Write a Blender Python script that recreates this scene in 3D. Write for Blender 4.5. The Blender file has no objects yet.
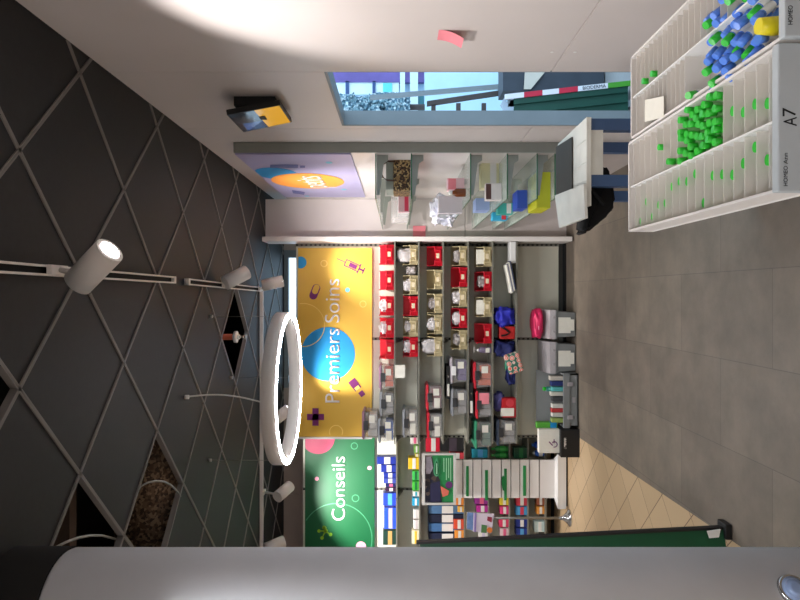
import bpy, bmesh, math, random
from mathutils import Vector, Matrix
random.seed(7)
sc = bpy.context.scene
COL = sc.collection
F, VX, VY, HC = 625.0, 398.0, 294.0, 1.75      # focal length in pixels, vanishing point, eye height
CEIL = HC + 1.38
def X_(y, Y): return (VY - y) / F * Y
def Z_(x, Y): return HC + (VX - x) / F * Y
def P(x, y, Y): return Vector((X_(y, Y), Y, Z_(x, Y)))

# ------------------------------------------------------------------ materials
def lin(c):
    return tuple((v/255/12.92 if v/255 <= .04045 else ((v/255+.055)/1.055)**2.4) for v in c)
MATS = {}
def mat(name, rgb, rough=.5, metal=0., var=.06, scale=6., bump=0., emit=None, estr=0., trans=0., alpha=1., ior=1.45, spec=.5, coat=0.):
    if name in MATS: return MATS[name]
    m = bpy.data.materials.new(name); m.use_nodes = True
    nt = m.node_tree; b = nt.nodes['Principled BSDF']
    c = lin(rgb)
    tc = nt.nodes.new('ShaderNodeTexCoord'); nz = nt.nodes.new('ShaderNodeTexNoise')
    nz.inputs['Scale'].default_value = scale; nz.inputs['Detail'].default_value = 5
    nt.links.new(tc.outputs['Object'], nz.inputs['Vector'])
    if var > 0:
        rp = nt.nodes.new('ShaderNodeValToRGB')
        rp.color_ramp.elements[0].position = .3; rp.color_ramp.elements[1].position = .7
        rp.color_ramp.elements[0].color = tuple(max(0, v*(1-var)) for v in c) + (1,)
        rp.color_ramp.elements[1].color = tuple(min(1, v*(1+var)) for v in c) + (1,)
        nt.links.new(nz.outputs['Fac'], rp.inputs['Fac']); nt.links.new(rp.outputs['Color'], b.inputs['Base Color'])
    else:
        b.inputs['Base Color'].default_value = c + (1,)
    if bump > 0:
        bp = nt.nodes.new('ShaderNodeBump'); bp.inputs['Strength'].default_value = bump
        nt.links.new(nz.outputs['Fac'], bp.inputs['Height']); nt.links.new(bp.outputs['Normal'], b.inputs['Normal'])
    b.inputs['Roughness'].default_value = rough; b.inputs['Metallic'].default_value = metal
    b.inputs['IOR'].default_value = ior; b.inputs['Specular IOR Level'].default_value = spec
    b.inputs['Transmission Weight'].default_value = trans; b.inputs['Alpha'].default_value = alpha
    b.inputs['Coat Weight'].default_value = coat
    if emit:
        b.inputs['Emission Color'].default_value = lin(emit) + (1,); b.inputs['Emission Strength'].default_value = estr
    MATS[name] = m; return m
def speckle(name, cols, scale, rough=.6, bump=0.):
    m = bpy.data.materials.new(name); m.use_nodes = True; nt = m.node_tree; b = nt.nodes['Principled BSDF']
    tc = nt.nodes.new('ShaderNodeTexCoord'); v = nt.nodes.new('ShaderNodeTexVoronoi'); v.inputs['Scale'].default_value = scale
    rp = nt.nodes.new('ShaderNodeValToRGB'); rp.color_ramp.interpolation = 'CONSTANT'
    sp = nt.nodes.new('ShaderNodeSeparateColor')
    while len(rp.color_ramp.elements) < len(cols): rp.color_ramp.elements.new(.5)
    for i, c in enumerate(cols):
        rp.color_ramp.elements[i].position = i/len(cols); rp.color_ramp.elements[i].color = lin(c)+(1,)
    nt.links.new(tc.outputs['Object'], v.inputs['Vector']); nt.links.new(v.outputs['Color'], sp.inputs[0])
    nt.links.new(sp.outputs[0], rp.inputs['Fac']); nt.links.new(rp.outputs['Color'], b.inputs['Base Color'])
    b.inputs['Roughness'].default_value = rough
    if bump:
        bp = nt.nodes.new('ShaderNodeBump'); bp.inputs['Strength'].default_value = bump
        nt.links.new(v.outputs['Distance'], bp.inputs['Height']); nt.links.new(bp.outputs['Normal'], b.inputs['Normal'])
    MATS[name] = m; return m

WALLP = mat('white_laminate', (212, 203, 198), .45, var=.03, scale=2)
WALLB = mat('beige_wall_paint', (176, 158, 146), .7, var=.04)
NICHE = mat('white_gloss_panel', (226, 216, 212), .22, var=.02)
GREYGREEN = mat('grey_green_edge', (150, 154, 146), .5)
SHELFP = mat('shelf_back_metal', (216, 214, 196), .5, var=.05, scale=3)
SHELFB = mat('shelf_metal', (122, 120, 108), .45)
DARK = mat('dark_gap', (14, 14, 14), .8)
SLOT = mat('slot_black', (18, 17, 16), .8, var=0)
FRAME = mat('blue_grey_frame', (128, 136, 140), .5)
TILE = mat('charcoal_ceiling_tile', (33, 33, 34), .6, var=.12, scale=40, bump=.12, spec=.42)
GRID = mat('ceiling_grid_metal', (134, 128, 124), .5)
WHITE = mat('white_plastic', (232, 230, 226), .4, var=.02)
WHITEM = mat('white_lacquer', (226, 220, 214), .4, var=.02)
PAPER = mat('white_paper', (232, 228, 214), .8, var=.03, scale=30)
BLACK = mat('black_plastic', (20, 20, 21), .5)
CHROME = mat('chrome', (205, 205, 205), .2, 1., var=.02)
STEEL = mat('grey_steel', (150, 148, 142), .4, .6)
RED = mat('red_bin_plastic', (206, 20, 42), .35, var=.05)
BEIGE = mat('beige_bin_plastic', (196, 180, 138), .45, var=.05)
BAG = mat('white_packet_film', (206, 200, 198), .3, var=.12, scale=18, bump=.12)
BAGG = mat('grey_packet_film', (160, 152, 148), .35, var=.15, scale=18, bump=.12)
PINK = mat('pink_paper', (240, 140, 150), .8, var=.05)
PURPLE = mat('purple_print', (112, 30, 100), .6, var=.03)
YELLOW = mat('yellow_print', (222, 178, 66), .5, var=.03, scale=2)
BLUEP = mat('blue_print', (30, 150, 214), .5, var=.03)
GREENP = mat('green_print', (8, 92, 50), .5, var=.05, scale=2)
GREENL = mat('light_green_print', (70, 150, 105), .5)
LIME = mat('lime_print', (150, 200, 40), .5)
MAGENTA = mat('rose_print', (196, 64, 100), .5)
PINKP = mat('pale_pink_print', (240, 160, 180), .5)
LILAC = mat('lilac_print', (172, 166, 204), .4, var=.03, scale=2)
ORANGE = mat('orange_print', (250, 160, 60), .5, var=.03)
YELLINE = mat('pale_yellow_print', (242, 208, 110), .5)
NAVY = mat('navy_fabric', (26, 34, 92), .7, var=.2, scale=20, bump=.4)
ROYAL = mat('royal_blue_fabric', (40, 44, 170), .6, var=.15, scale=14, bump=.4)
REDF = mat('red_fabric', (190, 34, 30), .6, var=.1)
PINKF = mat('pink_pouch_fabric', (214, 40, 92), .5, var=.1)
BLACKF = mat('black_cloth', (10, 10, 11), .85, var=.2, scale=10, bump=.3)
GREYBOX = mat('grey_toolbox_plastic', (128, 130, 128), .45, var=.05)
GREYLID = mat('silver_lid_plastic', (160, 154, 154), .3, var=.06)
CART = mat('cart_blue_steel', (66, 92, 130), .5, var=.08)
PLANK = mat('worn_white_board', (222, 222, 212), .6, var=.08, scale=9)
DARKPAN = mat('dark_grey_mat', (54, 53, 48), .7)
GREENT = mat('green_tarpaulin', (8, 66, 52), .5, var=.12, scale=4)
GREENDK = mat('dark_green_board', (10, 74, 44), .45, var=.1)
WOODD = mat('dark_ladder_wood', (74, 64, 62), .7, var=.15)
TRANSL = mat('frosted_divider', (240, 234, 226), .35, var=0, trans=0., alpha=.62)
CLEARBOX = mat('clear_box_plastic', (200, 198, 196), .25, var=0, alpha=.3)
ACRYL = mat('clear_acrylic', (236, 232, 230), .1, var=0, alpha=.3)
GLASS = mat('shelf_glass', (206, 222, 210), .05, var=0, alpha=.36)
GLASSEDGE = mat('green_glass_edge', (60, 110, 76), .2, var=.05)
PANE = mat('window_glass', (235, 245, 255), .03, var=0, alpha=.12)
TUBEG = mat('green_tube_cap', (44, 190, 50), .35, var=.06)
TUBEGB = mat('pale_green_tube', (150, 200, 140), .3, var=.05)
TUBEB = mat('blue_tube_plastic', (84, 134, 214), .25, var=.1)
YCAP = mat('yellow_plastic', (232, 214, 30), .4)
WICKER = speckle('leopard_weave', [(60, 40, 24), (140, 110, 70), (90, 62, 36), (176, 150, 104), (44, 30, 20)], 90, .7, .4)
LEAVES = speckle('mottled_leaves', [(150, 180, 190), (96, 130, 150), (205, 220, 226), (120, 150, 160), (70, 100, 116)], 34, .8, .5)
DUCT = speckle('brown_duct_insulation', [(92, 70, 52), (120, 96, 74), (70, 54, 42), (150, 124, 98)], 60, .8, .5)
COLUMN = mat('column_white_panel', (216, 218, 223), .9, var=.04, scale=5, spec=.15)
BRASS = mat('orange_pipe', (190, 86, 50), .5)
WARM = mat('lamp_diffuser', (255, 250, 240), .5, var=0, emit=(250, 251, 255), estr=58.)
LENS = mat('spot_lens', (255, 250, 255), .3, var=0, emit=(255, 248, 250), estr=25.)

def floor_mat():
    m = bpy.data.materials.new('grey_vinyl_planks'); m.use_nodes = True; nt = m.node_tree; b = nt.nodes['Principled BSDF']; L = nt.links.new
    tc = nt.nodes.new('ShaderNodeTexCoord'); s = nt.nodes.new('ShaderNodeSeparateXYZ'); c = nt.nodes.new('ShaderNodeCombineXYZ')
    L(tc.outputs['Object'], s.inputs[0])
    ax = nt.nodes.new('ShaderNodeMath'); ax.inputs[1].default_value = .35; L(s.outputs[0], ax.inputs[0])
    ay = nt.nodes.new('ShaderNodeMath'); ay.inputs[1].default_value = .37; L(s.outputs[1], ay.inputs[0])
    L(ay.outputs[0], c.inputs[0]); L(ax.outputs[0], c.inputs[1])
    br = nt.nodes.new('ShaderNodeTexBrick'); L(c.outputs[0], br.inputs['Vector'])
    br.inputs['Scale'].default_value = 1; br.inputs['Brick Width'].default_value = .94; br.inputs['Row Height'].default_value = .47
    br.inputs['Mortar Size'].default_value = .002
    br.inputs['Color1'].default_value = lin((122, 111, 97))+(1,); br.inputs['Color2'].default_value = lin((110, 99, 87))+(1,)
    br.inputs['Mortar'].default_value = lin((92, 84, 77))+(1,)
    n = nt.nodes.new('ShaderNodeTexNoise'); n.inputs['Scale'].default_value = 3.5; n.inputs['Detail'].default_value = 8; n.inputs['Roughness'].default_value = .65
    L(tc.outputs['Object'], n.inputs['Vector'])
    rp = nt.nodes.new('ShaderNodeValToRGB'); rp.color_ramp.elements[0].color = (.72, .72, .72, 1); rp.color_ramp.elements[1].color = (1.22, 1.2, 1.18, 1)
    rp.color_ramp.elements[0].position = .3; rp.color_ramp.elements[1].position = .72
    L(n.outputs['Fac'], rp.inputs['Fac'])
    mx = nt.nodes.new('ShaderNodeMix'); mx.data_type = 'RGBA'; mx.blend_type = 'MULTIPLY'; mx.inputs['Factor'].default_value = 1
    L(br.outputs['Color'], mx.inputs['A']); L(rp.outputs['Color'], mx.inputs['B']); L(mx.outputs['Result'], b.inputs['Base Color'])
    b.inputs['Roughness'].default_value = .55; return m
def tile_mat():
    m = bpy.data.materials.new('beige_diagonal_tiles'); m.use_nodes = True; nt = m.node_tree; b = nt.nodes['Principled BSDF']; L = nt.links.new
    tc = nt.nodes.new('ShaderNodeTexCoord'); s = nt.nodes.new('ShaderNodeSeparateXYZ'); L(tc.outputs['Object'], s.inputs[0])
    def mth(op, a, bb=None):
        q = nt.nodes.new('ShaderNodeMath'); q.operation = op
        for i, v in enumerate((a, bb)):
            if v is None: continue
            if isinstance(v, (int, float)): q.inputs[i].default_value = v
            else: L(v, q.inputs[i])
        return q.outputs[0]
    u = mth('DIVIDE', mth('SUBTRACT', mth('ADD', s.outputs[0], s.outputs[1]), 3.222-41.45), .4145)
    v = mth('DIVIDE', mth('ADD', mth('SUBTRACT', s.outputs[0], s.outputs[1]), 5.07+41.45), .4145)
    lu = mth('LESS_THAN', mth('FRACT', u), .022); lv = mth('LESS_THAN', mth('FRACT', v), .014)
    line = mth('MAXIMUM', lu, lv)
    cb = nt.nodes.new('ShaderNodeCombineXYZ'); L(mth('FLOOR', u), cb.inputs[0]); L(mth('FLOOR', v), cb.inputs[1])
    wn = nt.nodes.new('ShaderNodeTexWhiteNoise'); L(cb.outputs[0], wn.inputs['Vector'])
    rp = nt.nodes.new('ShaderNodeValToRGB'); rp.color_ramp.elements[0].color = lin((186, 158, 120))+(1,); rp.color_ramp.elements[1].color = lin((200, 172, 134))+(1,)
    L(wn.outputs['Value'], rp.inputs['Fac'])
    mx = nt.nodes.new('ShaderNodeMix'); mx.data_type = 'RGBA'; L(line, mx.inputs['Factor']); L(rp.outputs['Color'], mx.inputs['A'])
    mx.inputs['B'].default_value = lin((110, 84, 62))+(1,); L(mx.outputs['Result'], b.inputs['Base Color'])
    b.inputs['Roughness'].default_value = .5; return m
FLOORM, BEIGEM = floor_mat(), tile_mat()

# ------------------------------------------------------------------ mesh builder
class B:
    def __init__(s): s.bm = bmesh.new(); s.mi = 0
    def _set(s, faces):
        for f in faces: f.material_index = s.mi
    def box(s, x0, x1, y0, y1, z0, z1, bev=0., top=None):
        bm = bmesh.new()
        if x0 > x1: x0, x1 = x1, x0
        if y0 > y1: y0, y1 = y1, y0
        if z0 > z1: z0, z1 = z1, z0
        t = top or 0.
        vs = [bm.verts.new(v) for v in ((x0+t,y0+t,z0),(x1-t,y0+t,z0),(x1-t,y1-t,z0),(x0+t,y1-t,z0),(x0,y0,z1),(x1,y0,z1),(x1,y1,z1),(x0,y1,z1))]
        for q in ((3,2,1,0),(4,5,6,7),(0,1,5,4),(1,2,6,5),(2,3,7,6),(3,0,4,7)): bm.faces.new([vs[i] for i in q])
        if bev: bmesh.ops.bevel(bm, geom=bm.edges[:], offset=bev, segments=2, affect='EDGES', profile=.6)
        s.merge(bm); return s
    def merge(s, bm):
        for f in bm.faces: f.material_index = s.mi
        me = bpy.data.meshes.new('t'); bm.to_mesh(me); bm.free(); s.bm.from_mesh(me); bpy.data.meshes.remove(me)
    def prism(s, pts, d):
        """closed polygon pts (3D list) extruded by vector d"""
        a = [s.bm.verts.new(p) for p in pts]; b = [s.bm.verts.new(Vector(p)+Vector(d)) for p in pts]; n = len(pts); fs = []
        fs.append(s.bm.faces.new(a[::-1])); fs.append(s.bm.faces.new(b))
        for i in range(n): fs.append(s.bm.faces.new((a[i], a[(i+1) % n], b[(i+1) % n], b[i])))
        s._set(fs); return s
    def cyl(s, p0, p1, r0, r1=None, seg=20, cap=True):
        r1 = r0 if r1 is None else r1
        p0, p1 = Vector(p0), Vector(p1); ax = (p1-p0).normalized()
        t = Vector((0,0,1)) if abs(ax.z) < .9 else Vector((1,0,0)); u = ax.cross(t).normalized(); w = ax.cross(u)
        A = [s.bm.verts.new(p0+(u*math.cos(a)+w*math.sin(a))*r0) for a in [2*math.pi*i/seg for i in range(seg)]]
        C = [s.bm.verts.new(p1+(u*math.cos(a)+w*math.sin(a))*r1) for a in [2*math.pi*i/seg for i in range(seg)]]
        fs = []
        for i in range(seg):
            f = s.bm.faces.new((A[i], A[(i+1) % seg], C[(i+1) % seg], C[i])); f.smooth = True; fs.append(f)
        if cap: fs += [s.bm.faces.new(A[::-1]), s.bm.faces.new(C)]
        s._set(fs); return s
    def tube(s, pts, r, seg=8):
        pts = [Vector(p) for p in pts]; rings = []
        for i, p in enumerate(pts):
            ax = (pts[min(i+1, len(pts)-1)]-pts[max(i-1, 0)]).normalized()
            t = Vector((0,0,1)) if abs(ax.z) < .9 else Vector((1,0,0)); u = ax.cross(t).normalized(); w = ax.cross(u)
            rings.append([s.bm.verts.new(p+(u*math.cos(2*math.pi*k/seg)+w*math.sin(2*math.pi*k/seg))*r) for k in range(seg)])
        fs = []
        for a, b in zip(rings, rings[1:]):
            for k in range(seg):
                f = s.bm.faces.new((a[k], a[(k+1) % seg], b[(k+1) % seg], b[k])); f.smooth = True; fs.append(f)
        fs += [s.bm.faces.new(rings[0][::-1]), s.bm.faces.new(rings[-1])]
        s._set(fs); return s
    def lathe(s, prof, c=(0,0,0), seg=24, closed=False):
        c = Vector(c); rings = []
        for r, z in prof:
            rings.append([s.bm.verts.new(c+Vector((r*math.cos(2*math.pi*k/seg), r*math.sin(2*math.pi*k/seg), z))) for k in range(seg)])
        fs = []; pr = list(zip(rings, rings[1:]))
        if closed: pr.append((rings[-1], rings[0]))
        for a, b in pr:
            for k in range(seg):
                f = s.bm.faces.new((a[k], a[(k+1) % seg], b[(k+1) % seg], b[k])); f.smooth = True; fs.append(f)
        if not closed: fs += [s.bm.faces.new(rings[0][::-1]), s.bm.faces.new(rings[-1])]
        s._set(fs); return s
    def blob(s, c, r, amp=.15, seed=0, sub=3, freq=9.):
        from mathutils import noise
        bm = bmesh.new(); bmesh.ops.create_icosphere(bm, subdivisions=sub, radius=1.)
        for v in bm.verts:
            n = noise.noise(v.co*2.2+Vector((seed*3.1, seed, 0)))*amp*2 + noise.noise(v.co*freq*.6+Vector((seed, 0, 7)))*amp
            q = v.co.copy()
            q = Vector([math.copysign(abs(t)**.62, t) for t in q])
            v.co = Vector((q.x*r[0], q.y*r[1], q.z*r[2]))*(1+n)+Vector(c)
        s.merge(bm); return s
    def build(s, name, mats, parent=None, smooth=False, loc=None):
        bmesh.ops.recalc_face_normals(s.bm, faces=s.bm.faces[:])
        me = bpy.data.meshes.new(name); s.bm.to_mesh(me); s.bm.free()
        for m in (mats if isinstance(mats, (list, tuple)) else [mats]): me.materials.append(m)
        if smooth:
            for p in me.polygons: p.use_smooth = True
        o = bpy.data.objects.new(name, me); COL.objects.link(o)
        if parent: o.parent = parent
        if loc: o.location = loc
        return o
def bx(*a, **k): return B().box(*a, **k)
LABELS = {}
def tag(o, label, cat, group=None, kind=None):
    if len(label.split()) > 16: print('LONG', label)
    o['label'] = label; o['category'] = cat
    if group: o['group'] = group
    if kind: o['kind'] = kind
    if label in LABELS: print('DUPLICATE LABEL', label)
    LABELS[label] = 1
    return o
def thing(name, loc, label, cat, group=None, rz=0.):
    o = bpy.data.objects.new(name, None); COL.objects.link(o); o.location = loc; o.rotation_euler.z = rz
    o.empty_display_size = .05
    return tag(o, label, cat, group)
def struct(name, b, m, label=None):
    o = b.build(name, m); o['kind'] = 'structure'
    if label: o['label'] = label
    return o
def dup(root, loc, label, group=None, rz=None, scale=None):
    r = root.copy(); COL.objects.link(r); r.location = loc
    if rz is not None: r.rotation_euler.z = rz
    if scale: r.scale = scale
    r['label'] = label
    if len(label.split()) > 16: print('LONG', label)
    if group: r['group'] = group
    if label in LABELS: print('DUPLICATE LABEL', label)
    LABELS[label] = 1
    for ch in list(root.children):
        c = ch.copy(); COL.objects.link(c); c.parent = r
        for g in ch.children:
            d = g.copy(); COL.objects.link(d); d.parent = c
    return r
def text(s, fit_w, M, m, name, parent, thick=.002, fit_h=None, thin=-.002):
    cu = bpy.data.curves.new('t', 'FONT'); cu.body = s; cu.size = 1; cu.extrude = 0; cu.offset = thin
    o = bpy.data.objects.new('t', cu); COL.objects.link(o)
    dg = bpy.context.evaluated_depsgraph_get(); me = bpy.data.meshes.new_from_object(o.evaluated_get(dg))
    bpy.data.objects.remove(o); bpy.data.curves.remove(cu)
    xs = [v.co.x for v in me.vertices]; ys = [v.co.y for v in me.vertices]
    sx = fit_w/(max(xs)-min(xs)); sy = sx if not fit_h else fit_h/(max(ys)-min(ys))
    for v in me.vertices: v.co = Vector(((v.co.x-min(xs))*sx, v.co.y*sy, 0))
    bm = bmesh.new(); bm.from_mesh(me); r = bmesh.ops.extrude_face_region(bm, geom=bm.faces[:])
    for v in [g for g in r['geom'] if isinstance(g, bmesh.types.BMVert)]: v.co.z += thick
    bmesh.ops.recalc_face_normals(bm, faces=bm.faces[:])
    bm.transform(M); bm.to_mesh(me); bm.free(); me.materials.clear(); me.materials.append(m); me.name = name
    q = bpy.data.objects.new(name, me); COL.objects.link(q); q.parent = parent; return q
def front(x, y, Y, loc=(0,0,0)):   # text frame facing the camera, origin (baseline left) at a point of the plane Y
    p = P(x, y, Y)-Vector(loc)
    return Matrix.Translation(p) @ Matrix(((1,0,0,0),(0,0,-1,0),(0,1,0,0),(0,0,0,1)))
ORD = ['first', 'second', 'third', 'fourth', 'fifth', 'sixth', 'seventh', 'eighth']

# ------------------------------------------------------------------ camera
cam = bpy.data.cameras.new('camera'); co = bpy.data.objects.new('camera', cam); COL.objects.link(co)
cam.sensor_fit = 'HORIZONTAL'; cam.sensor_width = 36; cam.lens = 36*F/800
cam.shift_x = (400-VX)/800; cam.shift_y = -(300-VY)/800; cam.clip_start = .05
co.matrix_world = Matrix(((0,1,0,0),(0,0,-1,0),(-1,0,0,HC),(0,0,0,1)))
sc.camera = co

# ------------------------------------------------------------------ room shell
XR, XL, YB, YN, WT = 1.06, -3.4, 7.55, -2.6, .09
def bound(Y): return -1.30-(Y-3.48)*.034
b = B(); b.prism([(bound(YN), YN, -.05), (XR+.09, YN, -.05), (XR+.09, YB, -.05), (bound(YB), YB, -.05)], (0, 0, .05))
struct('floor', b, FLOORM)
b = B(); b.prism([(XL, YN, -.05), (bound(YN), YN, -.05), (bound(YB), YB, -.05), (XL, YB, -.05)], (0, 0, .05))
struct('floor', b, BEIGEM)
Y0, Y1 = 2.985, 3.943; ZD = Z_(342, Y1)
b = B()
b.box(XR, XR+WT, YN, Y0-.003, 1.025, CEIL).box(XR, XR+WT, YN, Y0-.003, 0, 1.017)
b.box(XR+.006, XR+WT, YN, Y0-.003, 1.017, 1.025)
b.box(XR, XR+WT, Y0+.001, Y1+.06, ZD, CEIL).box(XR, XR+WT, Y1, Y1+.06, .9, ZD).box(XR, XR+WT, Y1, Y1+.06, 0, .895)
b.box(XR, XR+WT, Y1+.064, YB, .9, CEIL).box(XR, XR+WT, Y1+.064, YB, 0, .895)
b.box(XR+.006, XR+WT, Y0-.003, Y0+.001, ZD, CEIL).box(XR+.006, XR+WT, Y1+.06, Y1+.064, 0, CEIL).box(XR+.006, XR+WT, Y1, YB, .895, .9)
struct('wall_right', b, WALLP)
b = B(); b.box(XR+.002, XR+WT+.004, Y1-.012, Y1+.0, 0, ZD).box(XR+.002, XR+WT+.004, Y0-.003, Y1, ZD-.014, ZD).box(XR+.002, XR+WT+.004, Y0-.003, Y0+.008, 0, ZD)
struct('door_1', b, FRAME)
# back wall with the window
wx0, wx1, wz0 = X_(388, YB), X_(250, YB), 1.5
b = B(); b.box(XL, X_(494, YB)-.006, YB, YB+.2, 0, CEIL).box(X_(494, YB)+.006, wx0, YB, YB+.2, 0, CEIL).box(X_(494, YB)-.006, X_(494, YB)+.006, YB+.02, YB+.2, 0, CEIL)
b.box(wx1, XR+.09, YB, YB+.2, 0, CEIL).box(wx0, wx1, YB, YB+.2, 0, wz0)
struct('wall_back', b, WALLB)
wr = thing('window_1', (0, 0, 0), 'wide daylight window high on the back wall', 'window'); wr['kind'] = 'structure'
b = B()
for x0, x1 in ((wx0, wx0+.06), (wx1-.09, wx1), (X_(371, YB)-.05, X_(371, YB)+.05), (X_(325, YB)-.02, X_(325, YB)+.02)): b.box(x0, x1, YB+.02, YB+.1, wz0, CEIL)
b.box(wx0, wx1, YB+.021, YB+.1, wz0, wz0+.06).box(wx0, wx1, YB+.021, YB+.1, CEIL-.05, CEIL)
b.build('window_frame', FRAME, wr)
bx(wx0, wx1, YB+.05, YB+.056, wz0, CEIL).build('window_pane', PANE, wr)
bx(wx0, wx1, YB-.03, YB+.02, wz0-.03, wz0).build('window_sill', WHITE, wr)
struct('wall_left', bx(XL-.1, XL, YN, YB+.2, 0, CEIL+.75), WALLP)
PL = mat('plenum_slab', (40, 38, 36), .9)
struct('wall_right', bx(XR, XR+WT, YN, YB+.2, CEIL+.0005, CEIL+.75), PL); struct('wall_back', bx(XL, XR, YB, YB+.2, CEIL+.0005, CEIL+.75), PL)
struct('wall_rear', bx(XL-.1, XR+WT, YN-.1, YN, 0, CEIL+.75), WALLP)
# ceiling: square tiles on a diagonal grid, four of them taken out
H = 1.38; S = .3155*H
def node(i, j): return (.065*H+S*i, 1.968*H+S*j)
HOLES = {(-1, 6), (-3, 2), (-3, 0), (-1, -2)}
def clip(bm):
    for co_, no in (((XR, 0, 0), (1, 0, 0)), ((XL, 0, 0), (-1, 0, 0)), ((0, YB, 0), (0, 1, 0)), ((0, YN, 0), (0, -1, 0))):
        bmesh.ops.bisect_plane(bm, geom=bm.verts[:]+bm.edges[:]+bm.faces[:], plane_co=co_, plane_no=no, clear_outer=True)
bm = B()
for i in range(-9, 4):
    for j in range(-13, 12):
        if (i+j) % 2 and (i, j) not in HOLES:
            pts = [node(i, j-1), node(i+1, j), node(i, j+1), node(i-1, j)]
            bm.prism([(x, y, CEIL+.006) for x, y in pts], (0, 0, .015))
clip(bm.bm); struct('ceiling', bm, TILE)
bm = B(); w = .0078
for k in range(-24, 24):
    for sgn in (1, -1):
        # lines through node(k,0) / node(0,k) along (1, sgn)
        if k % 2: continue
        x, y = node(k, 0); d = Vector((1, sgn, 0)).normalized(); n = Vector((-d.y, d.x, 0))
        a = Vector((x, y, CEIL-.001))-d*12; c = Vector((x, y, CEIL-.001))+d*12
        bm.prism([a-n*w, c-n*w, c+n*w, a+n*w], (0, 0, .008))
        bm.prism([a-n*.002, c-n*.002, c+n*.002, a+n*.002], (0, 0, .035))
clip(bm.bm); struct('trim_1', bm, GRID)
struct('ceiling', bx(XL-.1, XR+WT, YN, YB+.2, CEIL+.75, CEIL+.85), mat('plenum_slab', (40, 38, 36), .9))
# above the ceiling: duct, cables, sprinkler, boards
x, y = node(-3, 2)
dc = thing('air_duct', (x-.02, 4.15, CEIL+.06), 'brown insulated round duct seen through the missing ceiling tile', 'duct')
B().cyl((-1.3, 0, .2), (.9, 0, .2), .225, seg=36).build('casing', DUCT, dc)
def cpx(px, py, dz=0.): Y = (H+dz)*F/(VX-px); return Vector((X_(py, Y), Y, CEIL+dz))
B().tube([cpx(168, 548, .03)-dc.location, cpx(175, 522, .03)-dc.location, cpx(184, 496, .03)-dc.location], .022).build('bracket', STEEL, dc)
b = B(); pts = [cpx(px, py, dz) for px, py, dz in ((137, 492, .05), (141, 486, .02), (148, 482.5, -.005), (156, 481, -.01), (164, 481.5, -.01), (171, 485, -.01), (177, 491, -.005), (182, 499, .02), (185, 511, .04), (186.5, 526, .05), (185, 545, .06))]
b.tube(pts, .006); tag(b.build('cable', STEEL), 'grey cable looping out of the missing tile under the brown duct', 'cable')
x, y = node(-3, 0); b = B(); pts = [cpx(px, py, dz) for px, py, dz in ((47, 554, .02), (55, 548, -.01), (65, 542.5, -.015), (77, 538, -.015), (90, 535.5, -.01), (102, 535.5, .01), (115, 539, .05))]
b.tube(pts, .006); tag(b.build('cable', STEEL), 'thin pale cable sagging from the ceiling opening above the white column', 'cable')
b = B(); b.box(x-.6, x+.6, y+.1, y+.16, CEIL+.1, CEIL+.5).box(x-.6, x+.6, y-.2, y-.14, CEIL+.2, CEIL+.5)
tag(b.build('ceiling_joist', mat('brown_board', (70, 54, 42), .8)), 'dark brown boards above the ceiling opening by the white column', 'board')
x, y = node(-1, 6)
sp = thing('sprinkler', (x-.02, y, CEIL-.03), 'orange pipe sprinkler head with white collar in the diamond opening of the ceiling', 'sprinkler')
B().cyl((0, 0, .06), (0, 0, .785), .026).build('pipe', BRASS, sp)
B().cyl((0, 0, .02), (0, 0, .045), .05).cyl((0, 0, -.0), (0, 0, .02), .02).build('collar', WHITE, sp)
B().cyl((0, 0, -.05), (0, 0, 0), .012).cyl((0, 0, -.056), (0, 0, -.05), .024).build('deflector', CHROME, sp)

# ------------------------------------------------------------------ column in the foreground (left)
T = Vector((-.4048*2.3, 2.3)); R = .199; C2 = T+Vector((-.927, -.375))*R; zt = Z_(75, 2.3)
b = B(); b.lathe([(R, 0), (R, zt-.014), (R-.004, zt-.004), (R-.012, zt)], (C2.x, C2.y, 0), 72)
struct('wall_column', b, COLUMN, 'round white clad column on the left')
b = B(); b.cyl((C2.x, C2.y, zt), (C2.x, C2.y, CEIL+.3), R+.004, seg=48)
struct('trim_2', b, mat('dark_column_collar', (26, 25, 24), .9))
k = -(590-VY)/F
dv = Vector((k, 1)).normalized(); bq = dv.dot(C2); cq = C2.dot(C2)-R*R; tq = bq-math.sqrt(bq*bq-cq); hp = dv*tq
nn = (hp-C2).normalized(); zz = HC+(VX-793)/F*hp.y
kb = thing('round_button', (hp.x, hp.y, zz), 'round bluish glass dome fixed low on the white column', 'button')
n3 = Vector((nn.x, nn.y, 0))
b = B(); b.cyl(n3*-.004, n3*.012, .05, .046, 32); b.build('rim', CHROME, kb)
b = B(); b.cyl(n3*.012, n3*.02, .04, .03, 32).cyl(n3*.02, n3*.025, .03, .015, 32); b.build('dome', mat('blue_glass', (140, 160, 196), .1, coat=.6), kb)

# green board leaning behind the column
gb = thing('green_board', (-1.25, 3.3, 0), 'tall dark green board with black edge standing behind the white column', 'board')
p0, p1 = P(722, 528, 3.28), P(420, 542, 3.45)
b = B(); b.prism([(p0.x+1.25-.45, -.12, .03), (p0.x+1.25-.01, 0, .03), (p1.x+1.25-.01, .15, p1.z), (p1.x+1.25-.45, .03, p1.z)], (0, .022, 0)); b.build('panel', GREENDK, gb)
b = B(); b.prism([(p0.x+1.25-.012, -.006, .0), (p0.x+1.25, -.006, .0), (p1.x+1.25, .145, p1.z+.02), (p1.x+1.25-.012, .145, p1.z+.02)], (0, .034, 0)); b.build('edge_strip', BLACK, gb)
bx(p0.x+1.25-.06, p0.x+1.25+.02, -.03, .06, 0, .035, bev=.006).build('foot', BLACK, gb)
b = B(); b.prism([(p0.x+1.25-.045, -.03, .07), (p0.x+1.25-.005, -.026, .06), (p0.x+1.25-.015, -.026, .13), (p0.x+1.25-.05, -.03, .12)], (0, .006, 0)); b.build('tag', WHITE, gb)

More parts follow.
